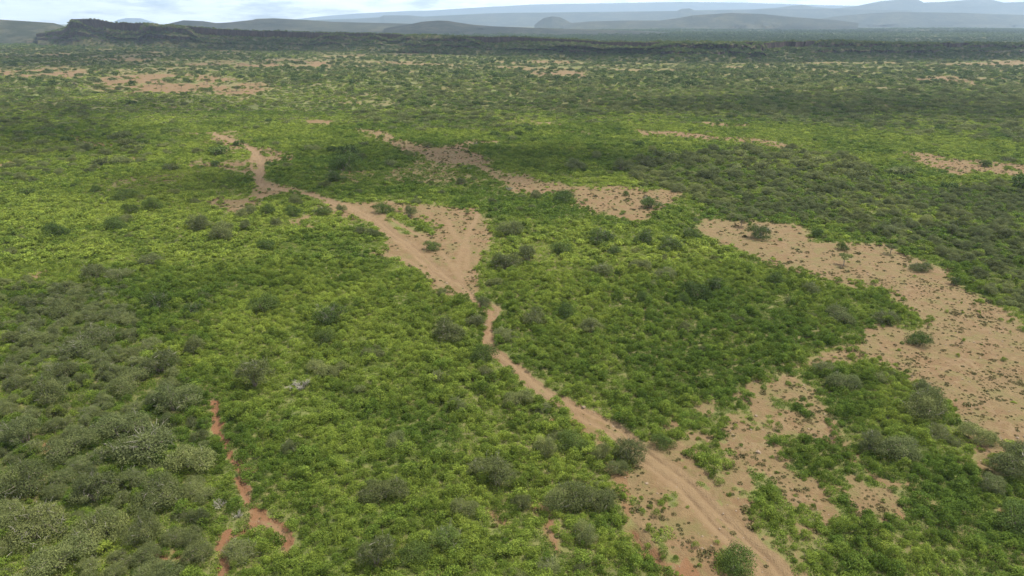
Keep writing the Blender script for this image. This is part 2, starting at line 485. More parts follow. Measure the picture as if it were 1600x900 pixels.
def scarp_material(name, rock_a, rock_b, veg_a, veg_b, s0, s1, scale=1.0):
    m, n, l = new_mat(name)
    out = n.new("ShaderNodeOutputMaterial"); p = n.new("ShaderNodeBsdfPrincipled")
    geo = n.new("ShaderNodeNewGeometry"); P = geo.outputs['Position']
    sep = n.new("ShaderNodeSeparateXYZ"); l.new(geo.outputs['True Normal'], sep.inputs[0])
    mp = n.new("ShaderNodeMapping"); mp.inputs['Scale'].default_value = (1, 1, .25); l.new(P, mp.inputs['Vector'])
    n1 = noise_(n, l, mp.outputs[0], .35 * scale, 6, .65); n2 = noise_(n, l, P, .05 * scale, 6, .65)
    rock = mixcol(n, l, ramp_(n, l, n1, .35, .7), rock_a, rock_b)
    veg = mixcol(n, l, ramp_(n, l, n2, .38, .62), veg_a, veg_b)
    if scale < 1:
        veg = mixcol(n, l, math_(n, l, 'MULTIPLY', ramp_(n, l, noise_(n, l, P, .022, 6, .75), .47, .56), .9), veg, (0.014, 0.020, 0.012))
    slope = math_(n, l, 'ADD', sep.outputs[2], math_(n, l, 'MULTIPLY', math_(n, l, 'SUBTRACT', n1, .5), .5))
    f = ramp_(n, l, slope, s0, s1)
    l.new(mixcol(n, l, f, rock, veg), p.inputs['Base Color'])
    p.inputs['Roughness'].default_value = .95; p.inputs['Specular IOR Level'].default_value = .1
    bump = n.new("ShaderNodeBump"); bump.inputs['Strength'].default_value = .8; bump.inputs['Distance'].default_value = 1.2 / scale
    l.new(n1, bump.inputs['Height']); l.new(bump.outputs[0], p.inputs['Normal'])
    l.new(p.outputs[0], out.inputs[0])
    return m
M_scarp = scarp_material("escarpment_rock_and_scrub", (0.022, 0.017, 0.017), (0.066, 0.045, 0.040), (0.034, 0.037, 0.017), (0.066, 0.062, 0.028), .45, .68)
M_hill = scarp_material("distant_hill_scrub", (0.07, 0.06, 0.05), (0.12, 0.10, 0.07), (0.017, 0.022, 0.017), (0.050, 0.052, 0.035), .25, .6, .12)

# ------------------------------------------------------------------ mesh helpers
def mesh_from(name, verts, faces, mat=None, attrs=None, smooth_shade=False):
    """faces: int array (n,3|4)"""
    verts = np.asarray(verts, np.float32); faces = np.asarray(faces, np.int32)
    me = bpy.data.meshes.new(name)
    k = faces.shape[1]
    me.vertices.add(len(verts)); me.vertices.foreach_set("co", verts.ravel())
    me.loops.add(faces.size); me.loops.foreach_set("vertex_index", faces.ravel())
    me.polygons.add(len(faces))
    me.polygons.foreach_set("loop_start", np.arange(len(faces), dtype=np.int32) * k)
    me.polygons.foreach_set("use_smooth", np.full(len(faces), smooth_shade))
    for an, av in (attrs or {}).items():
        a = me.attributes.new(an, 'FLOAT', 'POINT')
        a.data.foreach_set("value", np.asarray(av, np.float32))
    me.update(calc_edges=True)
    if mat:
        me.materials.append(mat)
    return me

def link(name, me, parent=None, **props):
    o = bpy.data.objects.new(name, me)
    ROOT.objects.link(o)
    if parent:
        o.parent = parent
    for k, v in props.items():
        o[k] = v
    return o

def grid_faces(nr, nc):
    i = np.arange(nr - 1)[:, None] * nc + np.arange(nc - 1)[None, :]
    i = i.ravel()
    return np.stack([i, i + 1, i + nc + 1, i + nc], 1)

# ------------------------------------------------------------------ the plain: one sheet to the horizon
def build_ground():
    ys = np.linspace(985, 44, 560)
    _, d1 = G(np.full(ys.shape, 800.0), ys)
    rows = np.concatenate([np.linspace(-28, d1[0] - 1.0, 30), d1, [5500, 6500, 8000, 10000, 12500, 15500]])
    s = np.concatenate([np.linspace(-3, -0.88, 40)[:-1], np.linspace(-0.88, 0.88, 900), np.linspace(0.88, 3, 40)[1:]])
    Y = np.repeat(rows[:, None], len(s), 1)
    X = s[None, :] * (Y + 30.0)
    x, y = X.ravel(), Y.ravel()
    z = zg(x, y)
    b, r, t = masks(x, y)
    me = mesh_from("ground", np.stack([x, y, z], 1), grid_faces(len(rows), len(s)), M_ground, {"bare": b, "red": r, "track": t, "rut": masks.rut}, True)
    return link("ground", me, kind="structure", label="red brown savanna plain with bare sandy clearings and a dirt track")
build_ground()
print("ground", round(time.time() - T0, 1))

# ------------------------------------------------------------------ escarpment
XS = np.array([60, 104, 112, 116, 122, 160, 185, 200, 250, 300, 350, 400, 500, 600, 700, 800, 900, 950, 1000, 1100, 1200, 1280, 1330, 1400, 1500, 1600, 1850])
CR = np.array([52, 45, 40, 34, 29.5, 30, 36, 35, 37.5, 41, 46, 48, 51, 53, 56.5, 58, 62, 65.5, 65.5, 66, 66, 63.5, 65, 67, 67, 68, 71])
BX = np.array([60, 115, 200, 300, 400, 500, 600, 700, 800, 900, 1000, 1100, 1200, 1300, 1400, 1600, 1850])
BY = np.array([70, 73, 75, 77, 80, 81, 83, 86, 89, 93, 98, 100, 98, 96, 95, 93, 93])

def ray_angle(py):
    return PITCH - math.atan((450.0 - py) / FOCAL)

SC_PROF = np.array([  # setback fraction, height fraction
    (-0.10, -0.10), (0.0, 0.0), (0.10, 0.06), (0.2, 0.13), (0.30, 0.20), (0.4, 0.28), (0.48, 0.345), (0.52, 0.37), (0.54, 0.40), (0.552, 0.50), (0.562, 0.555), (0.60, 0.575),
    (0.66, 0.60), (0.72, 0.64), (0.76, 0.67), (0.775, 0.71), (0.785, 0.81), (0.80, 0.89), (0.83, 0.915), (0.88, 0.95), (0.94, 0.98), (1.0, 1.0), (1.1, 1.0), (1.4, 0.97), (1.9, 0.86), (2.8, 0.55), (4.2, 0.1), (5.0, -0.25)])

def scarp_point(px, f):
    """px, f arrays; f a profile index in 0..1; returns x,y,z"""
    cr = np.interp(px, XS, CR); bs = np.interp(px, BX, BY)
    dirx = (px - 800.0) / FOCAL
    # ray through the base on the plain
    gx, gy = G(px, bs)
    dist = np.hypot(gx, gy)
    ux, uy = gx / dist, gy / dist
    back = 28 + 0.020 * dist
    k = np.arange(len(SC_PROF)) / (len(SC_PROF) - 1)
    sf = np.interp(f, k, SC_PROF[:, 0]); hf = np.interp(f, k, SC_PROF[:, 1])
    arc0 = px * dist / FOCAL
    soft = smooth(.44, .60, fbm(arc0 / 70, px * 0 + 2.5, 67, 3))
    slope = np.clip(sf, -1, 1) ** 1 * .96
    hf = np.where((sf > 0) & (sf < 1), hf * (1 - .75 * soft) + slope * .45 * soft, hf)
    # crest height: along the viewing line of the crest
    ang = PITCH - np.arctan((450.0 - cr) / FOCAL)
    dcy = (gy + uy * back)
    zc = CAM_H - dcy * np.tan(ang)
    arc = px * dist / FOCAL
    w1 = fbm(arc / 55, f * 1.5, 71, 4) - .5
    w2 = fbm(arc / 12, f * 5, 73, 4) - .5
    w3 = fbm(arc / 4.0, f * 9, 79, 3) - .5
    cliff = smooth(.2, .34, f) * (1 - smooth(.68, .8, f))
    talus = smooth(0.02, .15, f)
    off = (w1 * 40 + w2 * 12) * talus * (1 - smooth(.8, 1, f)) + w3 * 5.5 * cliff
    drop = fbm(arc / 40, f * 4 + 3, 83, 4) - .5
    hh = np.clip(hf + drop * .16 * cliff * (1 - smooth(.62, .72, f)), -1, 1.02)
    r = dist + sf * back + off
    z = zc * hh + w2 * 1.5 * talus + (fbm(arc / 20, f * 3, 89, 3) - .5) * 1.8 * smooth(.6, .75, f)
    return ux * r, uy * r, z

def build_scarp():
    nc, nr = 1100, 96
    px = np.concatenate([np.linspace(60, 130, 120)[:-1], np.linspace(130, 1850, nc - 119)])
    f = np.linspace(0, 1, nr)
    PX = np.repeat(px[None, :], nr, 0).ravel(); F = np.repeat(f[:, None], nc, 1).ravel()
    x, y, z = scarp_point(PX, F)
    me = mesh_from("escarpment", np.stack([x, y, z], 1), grid_faces(nr, nc), M_scarp, None, False)
    return link("escarpment", me, kind="structure", label="long escarpment with dark basalt cliff bands behind the plain")
build_scarp()

# ------------------------------------------------------------------ distant hills
def ridge(name, pts, dist, front, back, label, base_z=-4.0, rough=1.0, seed=1, nc=320):
    pts = np.array(pts, float)
    px = np.linspace(pts[0, 0], pts[-1, 0], nc)
    cr = np.interp(px, pts[:, 0], pts[:, 1])
    ang = PITCH - np.arctan((450.0 - cr) / FOCAL)
    zc = CAM_H - dist * np.tan(ang)
    nr = 30
    sv = np.concatenate([np.linspace(-1, 0, 20), np.linspace(0, 1, 11)[1:]])
    ends = smooth(0, .05, (px - px[0]) / (px[-1] - px[0])) * smooth(0, .05, (px[-1] - px) / (px[-1] - px[0]))
    dx = (px - 800) / FOCAL
    V = []
    for s in sv:
        prof = (1 - abs(s)) ** (1.25 if s < 0 else 1.0)
        arc = px * dist / FOCAL
        gul = (fbm(arc / (front * .22), np.full(nc, s * 2.2), seed, 4) - .5)
        d = dist + (s * front if s < 0 else s * back) + gul * front * .5 * (abs(s) ** .5) * rough
        z = base_z + (zc - base_z) * np.clip(prof + gul * .35 * rough * min(1, 3 * abs(s)) * (1 - abs(s)), 0, 1) 
        depth = d * cp + CAM_H * sp_
        V.append(np.stack([dx * depth, d, z], 1))
    V = np.concatenate(V)
    me = mesh_from(name, V, grid_faces(nr, nc), M_hill, None, True)
    return link(name, me, kind="structure", label=label)

ridge("hill", [(-260,34),(-100,29),(0,30),(40,32.5),(90,36),(100,39),(112,43),(135,50)], 1900, 420, 900, "grey green hill left of the escarpment's steep end", seed=3)
ridge("hill", [(255,42),(265,37),(290,31.5),(320,33),(340,36),(360,35),(398,31),(402,29.5),(430,28.5),(480,31),(520,34),(600,36),(640,37),(740,40),(800,43),(900,46)], 3600, 600, 1500, "blue grey hill with small cliffs rising behind the escarpment", seed=5)
ridge("hill", [(600,44),(640,38),(660,34),(685,32),(700,32.5),(715,35),(740,38.5),(770,41),(850,44),(1000,48),(1080,52)], 3100, 450, 900, "dark bush covered hump right behind the escarpment crest", seed=7)
ridge("hill", [(835,39),(842,33),(850,28),(862,25.5),(875,27),(885,32),(897,38)], 5200, 250, 300, "small dark dome hill standing on the far plain", seed=9, rough=.5, nc=120)
ridge("hill", [(880,37),(920,33.5),(980,32),(1030,32),(1060,28),(1080,24),(1110,22),(1140,20),(1190,22),(1240,27),(1300,31),(1340,36)], 4800, 520, 900, "low broad mesa on the far plain", seed=11)
ridge("hill", [(1240,36),(1300,26),(1350,21),(1400,18.5),(1500,20),(1550,22),(1660,25),(1800,30)], 6300, 700, 900, "long dark shoulder below the twin mountains", seed=13)
ridge("hill", [(420,36),(500,31),(560,29),(594,27),(600,24),(640,24),(662,26),(740,22),(760,21),(800,20),(900,19),(1000,18),(1056,17),(1062,14),(1075,13),(1083,16),(1160,15),(1200,14),(1300,14),(1420,16)], 8000, 1100, 2000, "flat topped blue plateau across the far horizon", seed=15, nc=500)
ridge("mountain", [(1140,22),(1180,14),(1210,12),(1232,9),(1252,7.5),(1268,11),(1300,13),(1330,10),(1368,2),(1400,-1),(1424,-2),(1436,4),(1460,3),(1490,1),(1520,-2),(1542,0),(1560,4),(1620,2),(1720,6),(1900,20)], 9200, 1300, 2500, "twin humped blue mountain at the right edge", seed=17, nc=400)
ridge("mountain", [(440,33),(480,28),(520,24),(560,21),(620,18),(680,16),(740,12),(800,9),(830,7),(880,6),(950,5),(1000,4),(1060,3),(1150,4),(1280,8),(1400,10),(1560,16)], 14200, 1200, 900, "palest blue mountain range on the horizon", seed=19, nc=400)
ridge("mountain", [(168,38),(185,31),(200,28),(222,28.5),(235,33),(250,38)], 14400, 700, 700, "faint pale peak behind the left end of the escarpment", seed=20, nc=120)
print("hills", round(time.time() - T0, 1))

# ------------------------------------------------------------------ plant meshes
def rand_unit(rng, n):
    v = rng.normal(size=(n, 3)); return v / np.linalg.norm(v, axis=1, keepdims=True)

def leaf_quads(rng, C, N, size, aspect=.62):
    """one small folded-free leaf blade per centre C with facing N"""
    n = len(C)
    t = np.cross(N, rand_unit(rng, n)); t /= np.linalg.norm(t, axis=1, keepdims=True) + 1e-9
    b = np.cross(N, t)
    s = size * rng.uniform(.65, 1.35, (n, 1))
    V = np.stack([C - t * s, C + b * s * aspect, C + t * s, C - b * s * aspect], 1).reshape(-1, 3)
    F = np.arange(n * 4).reshape(n, 4)
    return V, F

def lobes_dome(rng, R, H, nl, lr, flat=0.0, zmin=.25):
    out = []
    subs = [(0.0, 0.0, 1.0, 1.0)]
    if R > .9:      # big bushes grow as a few merging heads of unequal height
        subs = []
        k = int(rng.integers(2, 5)); a0 = rng.uniform(0, 6.28)
        for j in range(k):
            a = a0 + 6.283 * j / k + rng.uniform(-.5, .5); off = R * rng.uniform(.22, .48)
            subs.append((off * math.cos(a), off * math.sin(a) , rng.uniform(.52, .78), rng.uniform(.7, 1.08)))
    for i in range(nl):
        cx, cy_, rs, hs = subs[i % len(subs)]
        a = rng.uniform(0, 2 * math.pi); q = math.sqrt(rng.uniform(0, 1))
        r = R * rs * q * (1 - lr * .6)
        top = H * hs * ((1 - flat) * math.sqrt(max(0.0, 1 - (q * .92) ** 2)) + flat)
        rad = R * lr * rng.uniform(.6, 1.25)
        z = max(zmin * H, top - rad * .8) * rng.uniform(.72, 1.05)
        out.append((cx + r * math.cos(a), cy_ + r * math.sin(a), z, rad))
    return np.array(out)

def foliage(rng, L, n, size, squash=.8, up=.25, jitter=.75, inner=.15, down=-.35, aspect=.62, shag=.16, lvs=.2):
    """leaves on the shells of the lobes L"""
    p = L[:, 3] ** 2; p = p / p.sum()
    k = rng.choice(len(L), int(n * 1.9), p=p)
    D = rand_unit(rng, len(k))
    D = D[D[:, 2] > down]; k = k[:len(D)]
    rr = np.where(rng.uniform(size=len(k)) < inner, rng.uniform(.35, .8, len(k)), 1.0 + rng.normal(0, shag, len(k)))
    C = L[k, :3] + D * (L[k, 3] * rr)[:, None] * np.array([1, 1, squash])
    keep = np.ones(len(C), bool)
    for j in range(len(L)):
        q = (C - L[j, :3]) / np.array([1, 1, squash])
        keep &= ~((np.linalg.norm(q, axis=1) < L[j, 3] * .68) & (k != j))
    keep &= C[:, 2] > 0.02
    C, D, k = C[keep][:n], D[keep][:n], k[keep][:n]
    N = D * .9 + rand_unit(rng, len(C)) * jitter + np.array([0, 0, up])
    N /= np.linalg.norm(N, axis=1, keepdims=True)
    lobe_v = rng.uniform(.25, .75, len(L))
    lv = np.clip(lobe_v[k] + rng.normal(0, lvs, len(C)), 0, 1)
    V, F = leaf_quads(rng, C, N, size, aspect)
    return V, F, np.repeat(lv, 4)

def tube(p0, p1, r0, r1, sides=5):
    p0, p1 = np.asarray(p0, float), np.asarray(p1, float)
    a = p1 - p0; a /= np.linalg.norm(a) + 1e-9
    u = np.cross(a, [0.3, .9, .2]); u /= np.linalg.norm(u); v = np.cross(a, u)
    t = np.arange(sides) * 2 * math.pi / sides
    ring = np.cos(t)[:, None] * u + np.sin(t)[:, None] * v
    V = np.concatenate([p0 + ring * r0, p1 + ring * r1])
    i = np.arange(sides); j = (i + 1) % sides
    return V, np.stack([i, j, j + sides, i + sides], 1)

def join(parts):
    V, F, o = [], [], 0
    for v, f in parts:
        V.append(v); F.append(f + o); o += len(v)
    return np.concatenate(V), np.concatenate(F)

def limb(rng, a, b, r0, r1, segs=3, wob=.12, sides=5):
    a, b = np.asarray(a, float), np.asarray(b, float)
    L = np.linalg.norm(b - a); pts = [a]
    for i in range(1, segs):
        t = i / segs
        pts.append(a + (b - a) * t + rng.normal(size=3) * L * wob * .5 + np.array([0, 0, L * .06 * math.sin(math.pi * t)]))
    pts.append(b)
    rs = np.linspace(r0, r1, segs + 1)
    return [tube(pts[i], pts[i + 1], rs[i], rs[i + 1], sides) for i in range(segs)]

def shrub_mesh(name, seed, n, size, mat, R=.62, H=.8, nl=9):
    rng = np.random.default_rng(seed)
    L = lobes_dome(rng, R, H, nl, .36, .15, .15)
    V, F, lv = foliage(rng, L, n, size, squash=.85, down=-.5, jitter=1.0, shag=.24)
    return mesh_from(name, V, F, mat, {"lv": lv})

def bush_meshes(name, seed, n, size, mat, R, H, nl, lr, flat=.15, zmin=.25, twigs=0, limbs=True):
    """crown, trunk (several stems from one root) and bare twigs of one big bush"""
    rng = np.random.default_rng(seed)
    L = lobes_dome(rng, R, H, nl, lr, flat, zmin)
    # ring of low lobes so that the skirt comes down near the ground
    V, F, lv = foliage(rng, L, n, size, squash=.78, inner=.18, jitter=.9, aspect=.45, shag=.22, lvs=.12)
    crown = mesh_from(name + "_crown", V, F, mat, {"lv": lv})
    trunk = None
    if limbs:
        parts = []
        stems = rng.integers(3, 6)
        order = rng.permutation(len(L))[:min(len(L), 14)]
        forks = []
        for s in range(stems):
            a = 2 * math.pi * s / stems + rng.uniform(-.4, .4)
            fp = np.array([math.cos(a) * R * .28, math.sin(a) * R * .28, H * rng.uniform(.28, .42)])
            parts += limb(rng, (math.cos(a) * .06 * R, math.sin(a) * .06 * R, -.12), fp, .045 * R, .03 * R, 2)
            forks.append(fp)
        for i in order:
            c = L[i, :3]
            f = min(forks, key=lambda q: np.linalg.norm(q - c))
            parts += limb(rng, f, c + (c - f) * .12, .026 * R, .009 * R, 3, .16, 4)
        V, F = join(parts)
        trunk = mesh_from(name + "_trunk", V, F, M_bark)
    tw = None
    if twigs:
        parts = []
        for i in range(twigs):
            k = rng.integers(len(L)); d = rand_unit(rng, 1)[0]; d[2] = abs(d[2]) * .8 + .1
            c = L[k, :3] + d * L[k, 3] * np.array([1, 1, .78]) * .75
            e = c + (d + rng.normal(size=3) * .45) * R * rng.uniform(.12, .26)
            parts += limb(rng, c, e, .007 * R, .003 * R, 2, .2, 3)
            m = c + (e - c) * .5
            parts.append(tube(m, m + (d + rng.normal(size=3) * .8) * R * .10, .006 * R, .003 * R, 3))
        V, F = join(parts)
        tw = mesh_from(name + "_twigs", V, F, M_twig)
    return crown, trunk, tw

def umbrella_meshes(name, seed, n, size, mat, R, H):
    """flat topped tree: clear trunk, spreading limbs, wide thin crown"""
    rng = np.random.default_rng(seed)
    L = []
    for i in range(16):
        a = rng.uniform(0, 6.283); q = math.sqrt(rng.uniform(0, 1)) * .85
        L.append((R * q * math.cos(a), R * q * math.sin(a), H * (.86 - .12 * q * q) + rng.normal() * .04 * H, R * rng.uniform(.22, .34)))
    L = np.array(L)
    V, F, lv = foliage(rng, L, n, size, squash=.5, inner=.2, jitter=.9, down=-.6)
    crown = mesh_from(name + "_crown", V, F, mat, {"lv": lv})
    parts = limb(rng, (0, 0, -.15), (.06 * R, .03 * R, H * .45), .075 * R, .055 * R, 3, .06, 7)
    fork = np.array([.06 * R, .03 * R, H * .45])
    for i in range(9):
        c = L[i, :3].copy(); c[2] -= L[i, 3] * .2
        parts += limb(rng, fork, c, .035 * R, .010 * R, 3, .12, 5)
    V, F = join(parts)
    return crown, mesh_from(name + "_trunk", V, F, M_bark), None

def dead_meshes(name, seed, R, H):
    rng = np.random.default_rng(seed)
    stems, tw = [], []
    for i in range(9):
        a = rng.uniform(0, 6.283); q = rng.uniform(.3, .9)
        e = np.array([math.cos(a) * R * q, math.sin(a) * R * q, H * rng.uniform(.55, 1.0)])
        stems += limb(rng, (0, 0, -.1), e, .035 * R, .014 * R, 3, .2, 4)
        for j in range(9):
            s = e * rng.uniform(.45, 1.0)
            d = rand_unit(rng, 1)[0]; d[2] = abs(d[2]) * .6
            f = s + (d + e / np.linalg.norm(e) * .6) * R * rng.uniform(.18, .4)
            tw += limb(rng, s, f, .013 * R, .006 * R, 2, .25, 3)
            tw.append(tube(s + (f - s) * .6, s + (f - s) * .6 + rand_unit(rng, 1)[0] * R * .16, .008 * R, .004 * R, 3))
    V, F = join(stems); V2, F2 = join(tw)
    return mesh_from(name + "_branches", V2, F2, M_twig), mesh_from(name + "_stems", V, F, M_twig), None

# near / middle / far versions; alike plants share mesh data
SHRUB0 = [shrub_mesh("leafy_shrub_mesh", 100 + i, 760, .046, M_shrub, .62, rh, nl) for i, (rh, nl) in enumerate([(.7, 12), (.85, 14), (.45, 9), (1.1, 13), (.75, 16), (.6, 7), (.95, 18), (.5, 13)])]
SHRUB1 = [shrub_mesh("leafy_shrub_mid_mesh", 120 + i, 230, .085, M_shrub, .62, .75, 8) for i in range(5)]
SHRUB3 = [shrub_mesh("olive_shrub_far_mesh", 136 + i, 110, .12, M_acacia, .62, .7, 7) for i in range(4)]
SHRUB2 = [shrub_mesh("leafy_shrub_far_mesh", 130 + i, 110, .12, M_shrub, .62, .7, 7) for i in range(4)]
ACA0 = [bush_meshes("thorn_bush", 200 + i, 11500, .027, M_acacia, 1.0, h, nl, lr, fl, .22, tw) for i, (h, nl, lr, fl, tw) in enumerate(
        [(1.05, 30, .28, .15, 14), (1.15, 40, .24, .25, 26), (.9, 36, .26, .3, 10), (1.2, 28, .30, .1, 20), (.85, 26, .30, .2, 70), (1.0, 44, .23, .2, 34)])]
ACA1 = [bush_meshes("thorn_bush_mid", 220 + i, 900, .085, M_acacia, 1.0, h, 20, .32, .2, .22, 0, True) for i, h in enumerate((.95, 1.15, .85, 1.0))]
ACA2 = [bush_meshes("thorn_bush_far", 230 + i, 260, .15, M_acacia, 1.0, h, 12, .38, .25, .22, 0, False) for i, h in enumerate((.9, 1.1, .8))]
ACA3 = [bush_meshes("thorn_bush_horizon", 240 + i, 60, .30, M_dark, 1.0, h, 6, .5, .3, .22, 0, False) for i, h in enumerate((.8, 1.0))]
DARK0 = [bush_meshes("broadleaf_bush", 260 + i, 7000, .036, M_dark, 1.0, h, nl, .32, .15, .15, tw) for i, (h, nl, tw) in enumerate([(1.15, 26, 0), (.95, 30, 0), (1.35, 24, 70)])]
DARK1 = [bush_meshes("broadleaf_bush_mid", 270 + i, 800, .095, M_dark, 1.0, h, 18, .34, .15, .15, 0) for i, h in enumerate((1.1, .9))]
DARK2 = [bush_meshes("broadleaf_bush_far", 275 + i, 260, .15, M_dark, 1.0, h, 12, .38, .25, .22, 0, False) for i, h in enumerate((1.0, 1.2, .85))]
UMB = [umbrella_meshes("umbrella_thorn", 280 + i, 800, .075, M_acacia, 1.0, h) for i, h in enumerate((1.25, 1.05, 1.45))]
DEAD = [dead_meshes("dead_bush", 290 + i, 1.0, h) for i, h in enumerate((.8, 1.0, .65))]

def herb_mesh(seed, n, size, R, H):
    rng = np.random.default_rng(seed)
    a = rng.uniform(0, 6.283, n); q = np.sqrt(rng.uniform(0, 1, n)) * R
    C = np.stack([q * np.cos(a), q * np.sin(a), rng.uniform(.1, 1, n) * H * (1 - (q / R) ** 2 * .6)], 1)
    N = rand_unit(rng, n) + np.array([0, 0, .8]); N /= np.linalg.norm(N, axis=1, keepdims=True)
    V, F = leaf_quads(rng, C, N, size)
    return mesh_from("herb_tuft_mesh", V, F, M_herb, {"lv": np.repeat(rng.uniform(.1, .9, n), 4)})
def carpet_mesh(seed, n, size, R, H):
    me = herb_mesh(seed, n, size, R, H); me.name = "carpet_herb_mesh"
    me.materials[0] = M_shrub
    return me
CARPET = [carpet_mesh(320 + i, 110, .05, .42, h) for i, h in enumerate((.22, .32, .28))]
HERB = [herb_mesh(300 + i, 70, .045, .2, .14) for i in range(4)]
print("plants", round(time.time() - T0, 1))

# ------------------------------------------------------------------ scatter machinery
def points_stuff(name, protos, P, scl, rot, idx, tint, label, parent=None):
    """uncountable plants: one object, its points carry the plant meshes"""
    coll = bpy.data.collections.new(name + "_sources")     # not linked to the scene
    for i, me in enumerate(protos):
        o = bpy.data.objects.new("%s_source_%02d" % (name, i), me)
        coll.objects.link(o)
    me = bpy.data.meshes.new(name)
    n = len(P)
    me.vertices.add(n); me.vertices.foreach_set("co", np.asarray(P, np.float32).ravel())
    for an, typ, val in (("scl", 'FLOAT_VECTOR', scl), ("rot", 'FLOAT_VECTOR', rot)):
        a = me.attributes.new(an, typ, 'POINT'); a.data.foreach_set("vector", np.asarray(val, np.float32).ravel())
    a = me.attributes.new("idx", 'INT', 'POINT'); a.data.foreach_set("value", np.asarray(idx, np.int32))
    a = me.attributes.new("tint", 'FLOAT', 'POINT'); a.data.foreach_set("value", np.asarray(tint, np.float32))
    ng = bpy.data.node_groups.new(name + "_nodes", 'GeometryNodeTree')
    ng.interface.new_socket("Geometry", in_out='INPUT', socket_type='NodeSocketGeometry')
    ng.interface.new_socket("Geometry", in_out='OUTPUT', socket_type='NodeSocketGeometry')
    N, Lk = ng.nodes, ng.links
    gi, go = N.new("NodeGroupInput"), N.new("NodeGroupOutput")
    ci = N.new("GeometryNodeCollectionInfo"); ci.inputs['Collection'].default_value = coll
    ci.inputs['Separate Children'].default_value = True; ci.inputs['Reset Children'].default_value = True
    iop = N.new("GeometryNodeInstanceOnPoints"); iop.inputs['Pick Instance'].default_value = True
    def na(nm, t):
        k = N.new("GeometryNodeInputNamedAttribute"); k.data_type = t; k.inputs['Name'].default_value = nm
        return k.outputs['Attribute']
    Lk.new(gi.outputs[0], iop.inputs['Points']); Lk.new(ci.outputs[0], iop.inputs['Instance'])
    Lk.new(na("idx", 'INT'), iop.inputs['Instance Index'])
    Lk.new(na("rot", 'FLOAT_VECTOR'), iop.inputs['Rotation'])
    Lk.new(na("scl", 'FLOAT_VECTOR'), iop.inputs['Scale'])
    Lk.new(iop.outputs[0], go.inputs[0])
    o = link(name, me, kind="stuff", label=label)
    md = o.modifiers.new("plants", 'NODES'); md.node_group = ng
    return o

def jitter_grid(rng, d0, d1, sp, margin=20.0, kx=.80):
    xm = kx * d1 + margin
    xs = np.arange(-xm, xm, sp); ys = np.arange(d0, d1, sp)
    X, Y = np.meshgrid(xs, ys)
    X = X + rng.uniform(-.5, .5, X.shape) * sp; Y = Y + rng.uniform(-.5, .5, Y.shape) * sp
    x, y = X.ravel(), Y.ravel()
    m = np.abs(x) < kx * y + margin
    return x[m], y[m]

def in_frame(x, y, z=0.0, pad=0):
    px, py = to_px(x, y, z)
    return (px > -pad) & (px < 1600 + pad) & (py > 0 - pad) & (py < 900 + pad)

def inside(P, x, y, warp=True):
    w = np.clip(.02 * y, .5, 12)
    return poly_sd(P, x + (vnoise(x / (w * 4), y / (w * 4), 91) - .5) * 2.5 * w, y + (vnoise(x / (w * 4), y / (w * 4), 93) - .5) * 3.5 * w)

def acacia_density(x, y):
    """share of the ground that thorn bushes hold"""
    d = np.full(x.shape, .022) + .04 * smooth(.55, .72, fbm(x / 45, y / 45, 97, 3))
    d = np.maximum(d, 1.0 * smooth(-1.5, 3, inside(TL, x, y)))
    d = np.maximum(d, .92 * smooth(-2, 4, inside(WR, x, y)))
    d = np.maximum(d, .80 * smooth(-6, 10, inside(WU, x, y)))
    d = np.maximum(d, .62 * smooth(-6, 10, inside(WM, x, y)))
    d = np.maximum(d, .40 * smooth(-6, 10, inside(WL, x, y)))
    far = smooth(380, 560, y)
    d = np.maximum(d, far * (.20 + .34 * smooth(.4, .6, fbm(x / 90, y / 60, 99, 3))))
    return d

def region_of(px, py):
    """(short phrase, id) of the part of the plain a plant stands in"""
    x, y = G(np.array([px]), np.array([py]))
    if poly_sd(TL, x, y)[0] > -1:
        return "in the dense thorn thicket filling the lower left corner"
    if poly_sd(WR, x, y)[0] > -1:
        return "in the thorn woodland beyond the long sandy clearing at right"
    if poly_sd(WU, x, y)[0] > -2 or poly_sd(WM, x, y)[0] > -2:
        return "in the far thorn woodland below the escarpment"
    tx = np.interp(py, [200, 300, 400, 470, 560, 620, 680, 760, 900], [330, 470, 660, 745, 790, 870, 975, 1075, 1215])
    if px < tx:
        return "in the bright green scrub left of the dirt track"
    if py > 560:
        return "in the patchy scrub right of the dirt track, near the camera"
    return "in the green scrub between the dirt track and the sandy clearings"

rng = np.random.default_rng(7)

